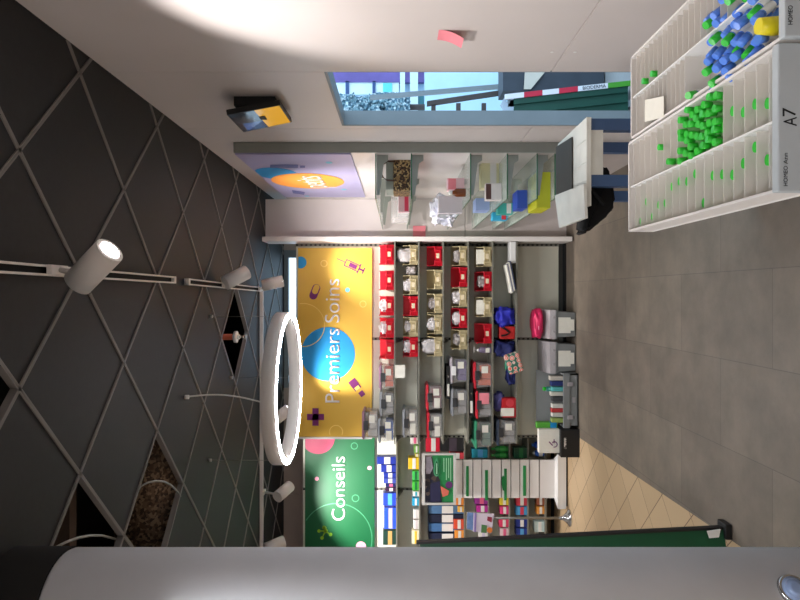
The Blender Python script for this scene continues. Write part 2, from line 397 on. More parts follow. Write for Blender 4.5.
# ------------------------------------------------------------------ lights and lamps
def spotlight(name, mount, lens, label, length, rad, target, energy, size, blend=.25, lit=True, col=(1, .955, .945)):
    t = thing('track_spotlight', mount, label, 'spotlight', 'white cylinder spotlights on the ceiling tracks')
    m = Vector(mount); l = Vector(lens)-m; ax = (Vector(target)-Vector(lens)).normalized(); back = l-ax*length
    B().cyl(back, l-ax*.004, rad, seg=32).cyl(l-ax*.004, l, rad, rad*.97, 32).build('body', WHITEM, t)
    mid = back+ax*length*.22
    B().box(-.018, .018, -.06, .06, -.02, .0).cyl((0, 0, -.02), mid, .011, seg=12).build('adapter', WHITEM, t)
    b = B(); b.cyl(l, l+ax*.002, rad*.66, seg=32); b.build('lens', LENS, t)
    L = bpy.data.lights.new('spot_lamp', 'SPOT'); L.energy = energy; L.spot_size = math.radians(size); L.spot_blend = blend
    L.shadow_soft_size = .03; L.color = col
    o = bpy.data.objects.new('spot_lamp', L); COL.objects.link(o); o.parent = t
    o.location = l+ax*.012; o.rotation_euler = ax.to_track_quat('-Z', 'Y').to_euler()
    return t
ZT = CEIL-.03
def track(name, p0, p1, label):
    t = thing('light_track', p0, label, 'light track', 'white ceiling light tracks')
    d = Vector(p1)-Vector(p0); u = d.normalized(); n = Vector((-u.y, u.x, 0)); ln = d.length
    b = B()
    for s_ in (-1, 1):
        a = n*.017*s_; b.prism([a-n*.004+Vector((0, 0, -.03)), a+n*.004+Vector((0, 0, -.03)), a+n*.004, a-n*.004], u*ln)
    for e in (0., ln-.03): b.prism([n*-.021+u*e+Vector((0, 0, -.031)), n*.021+u*e+Vector((0, 0, -.031)), n*.021+u*e, n*-.021+u*e], u*.03)
    b.build('rail', WHITEM, t)
    b = B(); b.prism([n*-.013+Vector((0, 0, -.012)), n*.013+Vector((0, 0, -.012)), n*.013, n*-.013], u*ln); b.build('slot', SLOT, t)
track('a', (.098, .9, CEIL-.001), (.085, 3.8, CEIL-.001), 'white light track on the dark ceiling nearest the camera')
track('b', (.08, 4.03, CEIL-.001), (.045, 6.2, CEIL-.001), 'white light track leading from mid ceiling towards the yellow sign')
track('c', (.07, 6.25, CEIL-.001), (-3.0, 6.25, CEIL-.001), 'white light track across the ceiling in front of the back shelves')
spotlight('s1', (.095, 2.46, ZT), P(110, 250, 2.36), 'large lit white cylinder spotlight nearest the camera', .2, .056, (1.06, 1.98, HC+.02), 50, 84, .45)
spotlight('s2', (.07, 4.85, ZT), P(246.9, 272, 4.88), 'white cylinder spotlight in the middle of the track before the ring lamp', .2, .056, (1.0, 5.95, HC-.12), 74, 100, 1.)
spotlight('s3', (.05, 6.1, ZT), P(283, 281, 6.0), 'white cylinder spotlight where the two rear light tracks meet', .2, .056, (.6, 6.6, HC-.95), 50, 75, .8)
spotlight('s4', (-1.98, 6.24, ZT), P(290, 486, 6.15), 'white cylinder spotlight aimed at the green sign', .2, .056, (-1.62, 7.0, HC+.6), 20, 75, .6)
spotlight('s5', (-1.15, 6.24, ZT), P(289, 409, 6.13), 'white cylinder spotlight seen through the ring lamp', .2, .056, (-.3, 6.5, HC-.0), 58, 70, .8)
spotlight('s6', (-2.62, 6.24, ZT), P(284, 541, 6.15), 'white cylinder spotlight half hidden behind the column', .2, .056, (-2.1, 7.0, HC-.3), 130, 95, .5)
# ring lamp
RC = Vector((-.69, 4.62, Z_(290.5, 4.62)))
rg = thing('ring_lamp', RC, 'large white ring pendant lamp hanging in front of the yellow sign', 'lamp')
ro, ri, h = .555, .510, .1
b = B(); b.lathe([(ro, .004), (ro, h-.004), (ro-.004, h), (ri+.004, h), (ri, h-.004), (ri, .004)], (0, 0, 0), 96, closed=True); b.build('housing', WHITEM, rg)
b = B(); b.lathe([(ro-.002, 0), (ro-.002, .0036), (ri+.002, .0036), (ri+.002, 0)], (0, 0, 0), 96, closed=True); b.build('diffuser', WARM, rg)
for qx, qy in ((-.176, 4.59), (-.69, 5.13), (-1.2, 4.56)):
    v = Vector((qx, qy, 0))-Vector((RC.x, RC.y, 0)); v = v.normalized()*.526
    B().cyl(v+Vector((0, 0, h)), v+Vector((0, 0, CEIL-RC.z-.02)), .0018, seg=6).cyl(v+Vector((0, 0, CEIL-RC.z-.02)), v+Vector((0, 0, CEIL-RC.z+.008)), .012, seg=12).build('suspension_wire', STEEL, rg)
pc = P(185, 397, 4.05)-RC; pts = []
pe = Vector((-.02, -.52, h))
for t in range(20):
    a = t/19; q = Vector((pc.x, pc.y, CEIL-RC.z)).lerp(pe, a); q.y += .14*math.sin(a*math.pi)*0; q.z -= 0; q.x += .03*math.sin(a*math.pi); pts.append(q)
B().tube(pts, .005).cyl((pc.x, pc.y, CEIL-RC.z-.025), (pc.x, pc.y, CEIL-RC.z), .014).build('power_cable', WHITE, rg)

for q, (lx, ly, word) in enumerate(((-.9, -.9, 'added fill ring lamp, unseen behind the camera on the left'), (-1.75, 1.55, 'added fill ring lamp, unseen above the floor beside the white column'))):
    dup(rg, (lx, ly, RC.z), 'white '+word)  # unseen copies of the ring lamp, added as fill to brighten the room
# ------------------------------------------------------------------ world
w = bpy.data.worlds.new('World'); sc.world = w; w.use_nodes = True; nt = w.node_tree
bg = nt.nodes['Background']; bg.inputs['Color'].default_value = (.55, .78, 1., 1); bg.inputs['Strength'].default_value = 1.5
# ------------------------------------------------------------------ shelf bays on the back wall
def bay(x0, x1, Yb, Yf, lines, ztop, label, gap=.0, z0=.08, slots=True):
    t = thing('shelf_bay', ((x0+x1)/2, Yb, 0), label, 'shelving', 'grey green metal shelf bays')
    c = (x0+x1)/2; a, d = x0-c, x1-c
    b = B(); zs = [z0]+[HC+(VX-x)/F*Yb for x in (521, 478, 409)]+[ztop]
    for p, q in zip(zs, zs[1:]): b.box(a+.002, d-.002, 0, .02, p+.001, q-.001)
    b.box(a, d, .006, .025, z0, ztop); b.build('back_panel', SHELFP, t)
    bx(a-.012+.012, a+.028, -.006, 0, z0, ztop).build('upright', SHELFB, t)
    b = B(); z = z0+.02
    while z < ztop-.02: b.box(a+.003, a+.02, -.0075, -.004, z, z+.022); z += .048
    b.build('slot_row', SLOT, t)
    if gap: bx(a, d, -.0, .03, 0, .03).build('gap_shade', DARK, t)  # black strip painting the shadow in the gap under the bay
    for x in lines:
        z = HC+(VX-x)/F*Yf
        b = B(); b.box(a+.004, d-.004, Yf-Yb, -.001, z-.014, z)
        for s_ in (a+.004, d-.012): b.prism([(s_, -.001, z-.022), (s_, Yf-Yb+.06, z-.022), (s_, -.001, z-.08)], (.008, 0, 0))
        b.build('shelf', SHELFB, t)
    return t
YM, YMF = 6.5, 6.2
LM = [394, 418, 442.5, 467.5, 492, 516]
bay(X_(340, YM), X_(243.5, YM), YM, YMF, LM, Z_(296, YM), 'right shelf bay under the yellow sign holding the red and beige bins', 1)
ru = [o for o in COL.objects if o.name.startswith('shelf_bay')][0]
xr = X_(243.6, YM)-ru.location.x
bx(xr-.03, xr-.001, -.006, 0, .08, Z_(296, YM)).build('upright', SHELFB, ru)
b = B(); z = .1
while z < Z_(296, YM)-.02: b.box(xr-.024, xr-.006, -.0075, -.004, z, z+.022); z += .048
b.build('slot_row', SLOT, ru)
bay(X_(437.5, YM), X_(340, YM), YM, YMF, LM, Z_(296, YM), 'left shelf bay under the yellow sign holding the clear boxes', 1)
YL, YLF = 7.0, 6.7
LL = [396, 419, 464, 488, 509, 527.5, 545]
bay(X_(490, YL), X_(401, YL), YL, YLF, LL, Z_(303, YL), 'shelf bay under the green sign beside the yellow sign', 1)
bay(X_(579, YL), X_(490, YL), YL, YLF, LL, Z_(303, YL), 'shelf bay under the green sign running behind the white column', 1)
# end cheek between niche and shelving, and the white partition of the niche
ck = thing('partition_panel', (.75, 6.52, 0), 'tall white partition panel closing the far end of the glass shelf niche', 'panel')
bx(X_(241.2, YMF)-.75, X_(236.5, YMF)-.75, YMF-6.52, .03, .02, CEIL-.03, bev=.004).build('front_edge', WHITEM, ck)
bx(X_(237, YMF)-.75+.0, .985-.75, -.02, .03, .0, 1.05).build('panel', NICHE, ck)
bx(X_(237, YMF)-.75+.0, .985-.75, -.02, .03, 1.056, CEIL-.002).build('panel', NICHE, ck)

# ------------------------------------------------------------------ signs
def disc(cx, cy, r, n=40, a0=0, a1=2*math.pi): return [(cx+r*math.cos(a0+(a1-a0)*i/n), cy+r*math.sin(a0+(a1-a0)*i/n)) for i in range(n)]
def clip_px(pts, x0, x1, y0, y1): return [(min(max(x, x0), x1), min(max(y, y0), y1)) for x, y in pts]
def decal(name, polys, Y, m, parent, th=.002, off=None):
    b = B(); o = parent.location
    for pts in polys:
        q = [P(x, y, Y)-o for x, y in pts]; b.prism(q, (0, th, 0))
    return b.build(name, m, parent)
def ringpoly(cx, cy, r, w_, n=40, lim=None):
    out = []
    for i in range(n):
        a, c = 2*math.pi*i/n, 2*math.pi*(i+1)/n
        q = [(cx+r*math.cos(a), cy+r*math.sin(a)), (cx+r*math.cos(c), cy+r*math.sin(c)), (cx+(r-w_)*math.cos(c), cy+(r-w_)*math.sin(c)), (cx+(r-w_)*math.cos(a), cy+(r-w_)*math.sin(a))]
        if lim and not all(lim[0] <= x <= lim[1] and lim[2] <= y <= lim[3] for x, y in q): continue
        out.append(q)
    return out
def rotpts(pts, c, ang):
    ca, sa = math.cos(ang), math.sin(ang)
    return [(c[0]+x*ca-y*sa, c[1]+x*sa+y*ca) for x, y in pts]
def rrect(c, l, w_, ang): return rotpts([(-l/2, -w_/2), (l/2, -w_/2), (l/2, w_/2), (-l/2, w_/2)], c, ang)
YS = 6.46
s1 = thing('wall_sign', P(372, 342, 6.49), 'wide yellow sign lettered Premiers Soins with big blue disc', 'sign')
o = s1.location
B().box(X_(436.8, YS)-o.x, X_(248, YS)-o.x, YS-o.y, .005, Z_(372, YS)-o.z, Z_(298, YS)-o.z).build('board', YELLOW, s1)
B().box(X_(439, YS)-o.x, X_(437, YS)-o.x, YS-o.y-.004, .005, Z_(372, YS)-o.z, Z_(298, YS)-o.z).build('edge_strip', WHITE, s1)
decal('disc', [disc(328, 354, 27)], YS-.002, BLUEP, s1)
decal('disc', [clip_px(disc(300.5, 262.5, 6), 298.3, 400, 0, 600)], YS-.002, BLUEP, s1)
decal('disc', [disc(347.5, 290, 2.3)], YS-.002, mat('sky_print', (120, 196, 220), .5), s1)
for q in (ringpoly(324, 263.5, 3.6, 1), ringpoly(363, 304, 3.5, .9), ringpoly(336, 432, 7, .9, lim=(298, 372, 249, 436)), ringpoly(303, 325, 22, .8, lim=(298.5, 372, 249, 436))): decal('ring', q, YS-.0022, YELLINE, s1)
PW = 1.6
decal('cross_icon', [rrect((315.5, 417), 17, 6.2, 0), rrect((315.5, 417), 6.2, 17.5, 0)], YS-.003, PURPLE, s1)
a = math.radians(25)
def L(c, dx, dy): return (c[0]+dx*math.cos(a)-dy*math.sin(a), c[1]+dx*math.sin(a)+dy*math.cos(a))
c0 = (352, 265.5)
decal('syringe_icon', [rrect(L(c0, 1, 0), 8, 4.2, a), rrect(L(c0, 0, 3.2), 15, .9, a), rrect(L(c0, 0, -3.2), 15, .9, a), rrect(L(c0, -7.3, 0), .9, 6.5, a), rrect(L(c0, 7.6, 0), 1.1, 10.5, a), rrect(L(c0, -12, 0), 9, .7, a), rrect(L(c0, 10, 0), 5, 1.8, a), rrect(L(c0, 12.6, 0), 1.1, 6.5, a)], YS-.003, PURPLE, s1)
a2 = math.radians(112)
def pill(c, l, r, ang):
    pts = [(l/2+r*math.cos(t), r*math.sin(t)) for t in [-math.pi/2+math.pi*i/10 for i in range(11)]]+[(-l/2+r*math.cos(t), r*math.sin(t)) for t in [math.pi/2+math.pi*i/10 for i in range(11)]]
    return rotpts(pts, c, ang)
decal('pill_icon', [pill((314.8, 291.8), 8, 4, a2)], YS-.003, PURPLE, s1)
decal('pill_icon', [pill(rotpts([(-2.7, 0)], (314.8, 291.8), a2)[0], 4.2, 2.9, a2)], YS-.005, YELLOW, s1)
a3 = math.radians(52)
decal('tube_icon', [rrect((353.5, 383), 7, 8, a3), rrect((357, 387.5), 4.5, 7.5, a3), rrect((361.8, 393.7), 5.4, 5, a3)], YS-.003, PURPLE, s1)
decal('tube_icon', [rrect((357.2, 388), 3.4, 5, a3)], YS-.005, YELLINE, s1)
text('Premiers', 74/F*YS, front(339.5, 402.5, YS-.003, o), WHITE, 'lettering', s1); text('Soins', 43.5/F*YS, front(339.5, 322.5, YS-.003, o), WHITE, 'lettering', s1)
YC = 6.97
s2 = thing('wall_sign', P(375, 491, 6.99), 'dark green sign lettered Conseils with pink and lime shapes', 'sign')
o = s2.location
B().box(X_(575, YC)-o.x, X_(420, YC)-o.x, YC-o.y, .005, Z_(374.5, YC)-o.z, Z_(305, YC)-o.z).build('board', GREENP, s2)
decal('disc', [clip_px(disc(318, 437, 17), 305.3, 374, 438, 600)], YC-.002, MAGENTA, s2)
for q in (disc(316.8, 478.8, 2), disc(369.5, 468, 2), disc(361, 546.5, 5)): decal('disc', [q], YC-.002, PINKP, s2)
for q in (ringpoly(355.5, 498.3, 3.8, .9), ringpoly(354.3, 446, 3.6, .9), ringpoly(336.5, 539, 36, .9, 80, (305.5, 374, 438, 570))): decal('ring', q, YC-.0022, GREENL, s2)
mc = (325.5, 531)
decal('molecule_icon', [disc(*mc, 2.2), disc(323.5, 528, 1.2)]+[disc(mc[0]+q[0], mc[1]+q[1], 1.7) for q in ((-6.5, 0), (-1.5, -3.5), (5, 3.5), (-3.5, 7), (-.8, -3))]+[rrect((mc[0]+q[0]/2, mc[1]+q[1]/2), math.hypot(*q), 1.1, math.atan2(q[1], q[0])) for q in ((-6.5, 0), (5, 3.5), (-3.5, 7), (-1.5, -4))], YC-.003, LIME, s2)
text('Conseils', 64/F*YC, front(345, 520.5, YC-.003, o), WHITE, 'lettering', s2)
# lilac sign on the niche wall (faces left)
XS = .975
s3 = thing('wall_sign', (XS, 5.3, HC+.34), 'lilac sign with orange oval lettered petits above the glass shelves', 'sign')
def R3(y_, z_): return (0, y_-5.3, z_-HC-.34)
b = B(); b.box(0, .011, 4.37-5.3, 6.3-5.3, -.01, .80); b.build('board', LILAC, s3)
def ndec(name, polys, m, off=.002):
    b = B()
    for pts in polys: b.prism([(-off, p[0]-5.3, p[1]-HC-.34) for p in pts], (.0015, 0, 0))
    return b.build(name, m, s3)
def nsp(x, y):     # point of the sign plane seen at a pixel of the photograph
    Y = F*XS/(VY-y); return (Y, Z_(x, Y))
cY, cZ = nsp(308, 181)
ndec('disc', [[(cY+.36*math.cos(t*math.pi/24), cZ+.31*math.sin(t*math.pi/24)) for t in range(48)]], ORANGE, .004)
cY2, cZ2 = nsp(276, 173.5)
ndec('disc', [[(cY2+.24*math.cos(t*math.pi/24), min(cZ2+.17*math.sin(t*math.pi/24), HC+1.13)) for t in range(48)]], BLUEP, .002)
for q in (nsp(329, 162.5), nsp(344, 189.5), nsp(307, 196)): ndec('disc', [[(q[0]+.035*math.cos(t*math.pi/12), q[1]+.025*math.sin(t*math.pi/12)) for t in range(24)]], mat('sky_print', ()), .002)
ndec('pencil_icon', [[nsp(270, 164.5), nsp(298, 164.5), nsp(298, 167.5), nsp(270, 167.5)], [nsp(300, 165.5), nsp(305, 165.5), nsp(305, 167.5), nsp(300, 167.5)], [nsp(292, 190), nsp(305, 192), nsp(304, 194.5), nsp(293, 193)]], mat('slate_print', (96, 100, 160), .5), .003)
M3 = Matrix.Translation(Vector((-.006, cY+.28-5.3, cZ-.14-HC-.34))) @ Matrix(((0, 0, -1, 0), (-1, 0, 0, 0), (0, 1, 0, 0), (0, 0, 0, 1)))
text('petits', .54, M3, WHITE, 'lettering', s3, fit_h=.30)

# ------------------------------------------------------------------ picking bins
def make_bin(cm, label, name='picking_bin'):
    t = thing(name, (0, 0, -5), label, 'bin', 'plastic picking bins')
    w_, h_, d_ = .192, .145, .27; e = .005
    side = [(.02, 0), (-.0, .082), (.006, .088), (.03, .09), (.085, h_), (d_, h_), (d_, 0)]
    b = B()
    for s_ in (-w_/2, w_/2-e): b.prism([(s_, y, z) for y, z in side], (e, 0, 0))
    b.box(-w_/2+e, w_/2-e, .02, d_-.004, 0, e).box(-w_/2+e, w_/2-e, d_-e-.004, d_-.004, e, h_)
    n = w_/2-e
    b.prism([(-n, .022, .004), (-n, .002, .074), (-n, .008, .074), (-n, .028, .004)], (2*n, 0, 0))
    b.build('body', cm, t)
    b = B(); b.box(-n+.004, -n+.05, -.006, .012, .07, .082, .002).box(n-.05, n-.004, -.006, .012, .07, .082, .002).box(-w_/2-.004, -w_/2+.006, .0, d_-.01, h_-.006, h_+.002).box(w_/2-.006, w_/2+.004, .0+.08, d_-.01, h_-.006, h_+.002)
    b.box(-.055, .055, -.004, .01, .018, .028).box(-.06, -.05, -.006, .01, .018, .07).box(.05, .06, -.006, .01, .018, .07); b.build('rim', cm, t)
    bx(-.022, .026, -.003, .004, .032, .062).build('label_card', mat('buff_card', (222, 206, 172), .7), t)
    return t
SHZ = [HC+(VX-x)/F*YMF+.0005 for x in LM]
rows = [[(243.7, 265, 'r', ''), (270.5, 290, 'r', ''), (296, 315.6, 'r', 'b'), (318.5, 337.5, 'r', 'b'), (339.4, 359.4, 'r', '')],
        [(245, 264.5, 'e', 'B'), (275, 295, 'e', 'b'), (296, 316, 'r', ''), (317.3, 336.7, 'e', 'g'), (337.5, 357, 'r', 'b')],
        [(246, 266, 'r', ''), (269, 290, 'e', ''), (293.5, 313.5, 'e', 'g'), (314.4, 334.4, 'e', 'b'), (336.5, 357, 'e', 'B')],
        [(246, 265.6, 'e', 'g'), (267, 287, 'r', ''), (287.7, 307, 'e', 'b'), (308, 328.6, 'r', 'b'), (329.5, 350, 'e', 'g')],
        [(246, 267, 'e', 'k'), (271, 291.5, 'r', 'g'), (297, 317, 'e', 'k'), (323.5, 344, 'r', '')]]
RN = ['top', 'second', 'third', 'fourth', 'lowest']
red0 = be0 = None
pk = {'b': 'crumpled white packet', 'B': 'bulging white plastic bag', 'g': 'grey film packet', 'k': 'pale folded paper packet'}
for r, row in enumerate(rows):
    nc = {'r': 0, 'e': 0}
    nb = {'r': sum(q[2] == 'r' for q in row), 'e': sum(q[2] == 'e' for q in row)}
    for i, (y0, y1, c, k) in enumerate(row):
        colr = 'red' if c == 'r' else 'beige'
        xx = X_((y0+y1)/2, YMF); loc = (xx, YMF-.006, SHZ[r]); nc[c] += 1
        pos = f'{ORD[nc[c]-1]} {colr} one from the white partition' if nb[c] > 1 else f'the only {colr} one in its row'
        lab = f'{colr} picking bin on the {RN[r]} bin shelf, {pos}'
        src = red0 if c == 'r' else be0
        if src is None:
            t = make_bin(RED if c == 'r' else BEIGE, lab); t.location = loc
            if c == 'r': red0 = t
            else: be0 = t
        else: dup(src, loc, lab)
        if k:
            big = {'b': (.062, .08, .062), 'B': (.075, .08, .085), 'g': (.06, .08, .055), 'k': (.07, .07, .07)}[k]
            if k == 'k':
                b = B()
                for q in range(2): b.box(-.075+.004*q, .07-.006*q, .03+.05*q, .06+.05*q, .008, .15-.015*q, .003)
                pm = b.build('folded_packet', PAPER, loc=loc)
            else:
                pm = B().blob((0, .125, big[2]*1.0+.02), big, .13, seed=r*7+i, sub=4, freq=5).build('packet', BAGG if k == 'g' else BAG, smooth=True, loc=loc)
                if k == 'B': pm.scale = (.95, 1., 1.08)
            tag(pm, f'{pk[k]} in {ORD[i]} bin from the white partition, {RN[r]} bin shelf', 'packet', 'packets in the picking bins')
tag(B().blob((0, 0, .06), (.045, .1, .058), .1, seed=91, sub=4, freq=5).build('packet', BAGG, smooth=True, loc=(X_(270, YMF), YMF+.12, SHZ[1])), 'grey film packet standing on the second shelf between two beige bins', 'packet', 'packets in the picking bins')

# ------------------------------------------------------------------ clear lidded boxes
def clear_box(x0, x1, y0, y1, z, Yf, lid, latch, content, label, extra=None, d=.27, yoff=0.):
    x_, w_, h_ = X_((y0+y1)/2, Yf), (y1-y0)/F*Yf-.004, (x1-x0)/F*Yf
    t = thing('storage_box', (x_, Yf+yoff, z+.0005), label, 'box', 'clear storage boxes')
    lh = .026; b = B(); e = .004
    bm = bmesh.new()
    b.box(-w_/2+.008, w_/2-.008, .012, d-.012, 0, h_-lh, bev=.006, top=.01)
    b.build('body', CLEARBOX, t)
    B().box(-w_/2, w_/2, .0, d, h_-lh, h_-.008, bev=.004).box(-w_/2+.015, w_/2-.015, .015, d-.015, h_-.01, h_, bev=.004).build('lid', lid, t)
    bx(-.045, .045, -.008, .006, h_-.062, h_-.016, bev=.004).build('latch', latch, t)
    bx(w_*.08, w_*.34, .0225-.012, .0225-.009, h_*.2, h_*.55).build('label_card', PAPER, t)
    if extra == 'cards':
        bx(-w_*.4, -w_*.02, .0104, .0135, h_*.15, h_*.5).build('label_card', PAPER, t)
    cb = B()
    for i in range(3):
        q = -w_/2+.03+i*(w_-.06)/3
        cb.box(q, q+(w_-.06)/3-.006, .026, d-.05, .008, h_*random.uniform(.5, .76), .004)
    c = cb.build('contents', content, t)
    return t
LIDW = mat('clear_white_lid', (190, 180, 184), .3); LIDR = mat('red_lid', (204, 30, 50), .35); LIDG = mat('green_lid', (60, 150, 112), .35); LIDN = mat('dark_blue_lid', (52, 62, 78), .35); LIDP = mat('mauve_lid', (150, 110, 130), .35); LIDGY = mat('grey_lid', (150, 152, 156), .35)
LATCH = mat('dark_latch', (52, 52, 54), .4)
def cm(n, c): return mat(n, c, .6, var=.15, scale=12)
CO, CB_, CG, CP, CGr, CW = cm('orange_contents', (226, 96, 44)), cm('blue_contents', (60, 100, 180)), cm('grey_contents', (160, 156, 152)), cm('purple_contents', (104, 80, 140)), cm('green_contents', (90, 130, 110)), cm('pale_contents', (196, 190, 180))
Q = SHZ
A_ = clear_box(379, 394, 365, 390, Q[0], YMF, LIDP, LATCH, CO, 'clear box with mauve lid and orange contents beside the top red bins')
clear_box(379.5, 394, 391.5, 416.5, Q[0], YMF, LIDGY, LATCH, CG, 'clear box of grey things, middle of the three boxes on the top shelf')
clear_box(378, 394, 418, 443.5, Q[0], YMF, LIDGY, LATCH, CB_, 'clear box of blue things at the left end of the eye level shelf', 'cards')
zt_ = Q[0]+16/F*YMF+.001
clear_box(361.5, 377.5, 411, 440, zt_, YMF, LIDP, LATCH, CW, 'clear box with pink latch strip stacked on top of the eye level boxes')
clear_box(402.5, 418, 409, 437.5, Q[1], YMF, LIDGY, LATCH, CW, 'clear box alone on the second shelf above the two red lidded boxes', 'cards')
clear_box(426, 442.5, 384.5, 411, Q[2], YMF, LIDR, LATCH, cm('rosy_contents', (150, 90, 90)), 'right hand clear box with red lid on the third shelf', 'cards')
clear_box(427, 442.5, 412.5, 439.5, Q[2], YMF, LIDR, LATCH, CW, 'left hand clear box with red lid on the third shelf', 'cards')
h1 = clear_box(450, 467.5, 357.5, 384, Q[3], YMF, LIDW, WHITE, CP, 'clear box with purple contents on the fourth shelf under a black binder')
h2 = clear_box(451, 467.5, 388.5, 416.5, Q[3], YMF, LIDGY, LATCH, CG, 'clear box of grey things on the fourth shelf, left of the purple one')
clear_box(473.5, 492, 362, 389, Q[4], YMF, LIDR, LATCH, CO, 'clear box with red lid and orange packet on the fifth shelf')
clear_box(475.5, 492, 391, 419, Q[4], YMF, LIDR, LATCH, CG, 'clear box with red lid under a binder and a pink sheet on the fifth shelf')
clear_box(474.5, 492, 421, 449, Q[4], YMF, LIDG, LATCH, CGr, 'clear box with green lid at the left end of the fifth shelf')
clear_box(497, 516, 419.5, 446, Q[5], YMF, LIDN, LATCH, CG, 'clear box with dark lid at the left end of the lowest shelf')
def binder(x0, x1, y0, y1, z, label, m, yoff=.0):
    w_, h_ = (y1-y0)/F*YMF, (x1-x0)/F*YMF
    t = thing('ring_binder', (X_((y0+y1)/2, YMF), YMF+yoff, z+.001), label, 'binder', 'black ring binders lying on boxes')
    bx(-w_/2, w_/2, 0, .25, 0, h_, bev=.004).build('cover', m, t)
    bx(-w_/2+.03, -w_/2+.15, -.002, .002, h_*.15, h_*.85).build('spine_label', PAPER, t)
    B().cyl((w_*.18, -.003, h_/2), (w_*.18, .002, h_/2), h_*.3, seg=20).build('finger_ring', CHROME, t)
    return t
binder(446.8, 450, 366, 399, Q[3]+17.5/F*YMF, 'black ring binder lying on the clear boxes of the fourth shelf', BLACK)
binder(471.5, 475, 383, 416, Q[4]+18.6/F*YMF, 'black ring binder lying on the red lidded boxes of the fifth shelf', BLACK)
def sheet(x0, x1, y0, y1, Y, m, name, label, cat, th=.002, group=None):
    return tag(bx(X_(y1, Y), X_(y0, Y), Y, Y+th, Z_(x1, Y), Z_(x0, Y)).build(name, m), label, cat, group)
sheet(395, 405, 365, 378, YMF-.005, PAPER, 'paper_sheet', 'white paper sheet hanging below the mauve lidded box on the eye level shelf', 'paper')
sheet(479, 489, 393, 404, YMF-.005, PINK, 'pink_sheet', 'pink sheet stuck on the front of a clear box on the fifth shelf', 'paper')
# pump bottle
pb = thing('pump_bottle', (X_(350.5, YMF), YMF+.06, Q[4]), 'small clear pump bottle beside the red bin on the fifth shelf', 'bottle')
B().lathe([(.028, 0), (.031, .006), (.031, .1), (.024, .115), (.012, .122)], seg=20).build('body', mat('lilac_liquid', (120, 108, 130), .2), pb)
B().cyl((0, 0, .122), (0, 0, .14), .014, seg=16).cyl((0, 0, .14), (0, 0, .165), .005, seg=10).box(-.008, .03, -.008, .008, .165, .176, .003).box(-.03, -.008, -.006, .006, .168, .174).build('pump', WHITE, pb)
bx(-.022, .022, -.034, -.03, .02, .06).build('label_card', PAPER, pb)
# things on the lowest shelf
def fab(x0, x1, y0, y1, Y, dpt, m, name, label, cat, seed, amp=.14, rot=0, z=None):
    h_, w_ = (x1-x0)/F*Y, (y1-y0)/F*Y
    p = P(x1, (y0+y1)/2, Y); z = p.z if z is None else z
    t = thing(name, (p.x, Y+dpt/2, z), label, cat)
    ob = B().blob((0, 0, h_/2*.93), (w_/2*.92, dpt/2, h_/2*.92), amp, seed, 4).build('bag_body', m, t, smooth=True)
    ob.rotation_euler.y = rot
    return t
z6 = Q[5]
t = fab(495, 516, 306.5, 327, YMF, .2, ROYAL, 'drawstring_bag', 'bright blue fabric bag on the lowest shelf beside a red pouch', 'bag', 3, .16)
bx(-.03, .03, -.03, .03, .15, .22, .02).build('knot', ROYAL, t)
t = thing('red_case', (X_(333, YMF), YMF+.1, z6), 'small red case with black strap between two blue bags on the lowest shelf', 'case')
bx(-.065, .065, -.06, .06, 0, .16, .015).build('case_body', REDF, t)
B().tube([(-.03, -.064, .14), (-.02, -.075, .09), (.0, -.078, .06), (.03, -.07, .09), (.06, -.066, .14)], .009).build('strap', BLACKF, t)
t = fab(493.5, 516, 340.5, 358, YMF, .2, NAVY, 'drawstring_bag', 'navy blue fabric bag on the lowest shelf behind a coral patterned pouch', 'bag', 5, .2)
t = fab(507, 516, 366, 386, YMF+.03, .14, NAVY, 'cloth_pouch', 'small navy pouch lying at the foot of the coral patterned pouch', 'pouch', 9, .2)
CORAL = bpy.data.materials.new('coral_ring_pattern'); CORAL.use_nodes = True; nt = CORAL.node_tree
tc = nt.nodes.new('ShaderNodeTexCoord'); vo = nt.nodes.new('ShaderNodeTexVoronoi'); vo.inputs['Scale'].default_value = 19; vo.inputs['Randomness'].default_value = .35
rp = nt.nodes.new('ShaderNodeValToRGB'); rp.color_ramp.interpolation = 'CONSTANT'
for i, (p_, c_) in enumerate(((0, (226, 110, 90)), (.2, (240, 220, 206)), (.28, (226, 100, 84)), (.42, (240, 214, 196)), (.5, (60, 110, 92)))):
    if i > 1: rp.color_ramp.elements.new(p_)
    rp.color_ramp.elements[i].position = p_; rp.color_ramp.elements[i].color = lin(c_)+(1,)
nt.links.new(tc.outputs['Object'], vo.inputs['Vector']); nt.links.new(vo.outputs['Distance'], rp.inputs['Fac']); nt.links.new(rp.outputs['Color'], nt.nodes['Principled BSDF'].inputs['Base Color'])
t = thing('patterned_pouch', (X_(362, YMF), YMF-.02, z6), 'pouch with coral ring pattern hanging over the edge of the lowest shelf', 'pouch')
ob = B().box(-.1, .1, -.03, .03, -.07, .08, .02).build('pouch_body', CORAL, t); ob.rotation_euler.y = math.radians(-18); ob.location.y = -.036; ob.location.z = .03
ob = B().box(-.07, -.0, -.01, .01, .08, .1, .008).build('zip_strip', LIDG, t); ob.location.y = -.036; ob.location.z = .02
t = thing('folded_bag', (X_(404, YMF), YMF+.12, z6+.09), 'blue and mauve bag leaning on the red and white carton of the lowest shelf', 'bag')
ob = B().blob((0, 0, .06), (.09, .06, .055), .2, 21, 4).build('bag_body', mat('blue_mauve_fabric', (86, 84, 140), .7, var=.25, scale=9), t, smooth=True)
t = thing('carton', (X_(408, YMF), YMF+.0, z6), 'red and white carton with a round red logo on the lowest shelf', 'carton')
bx(-.095, .095, .0, .1, 0, .135, .003).build('carton_body', mat('red_carton', (190, 24, 34), .6), t)
bx(-.08, .0, -.01, .0, .02, .15, .002).build('white_card', PAPER, t)
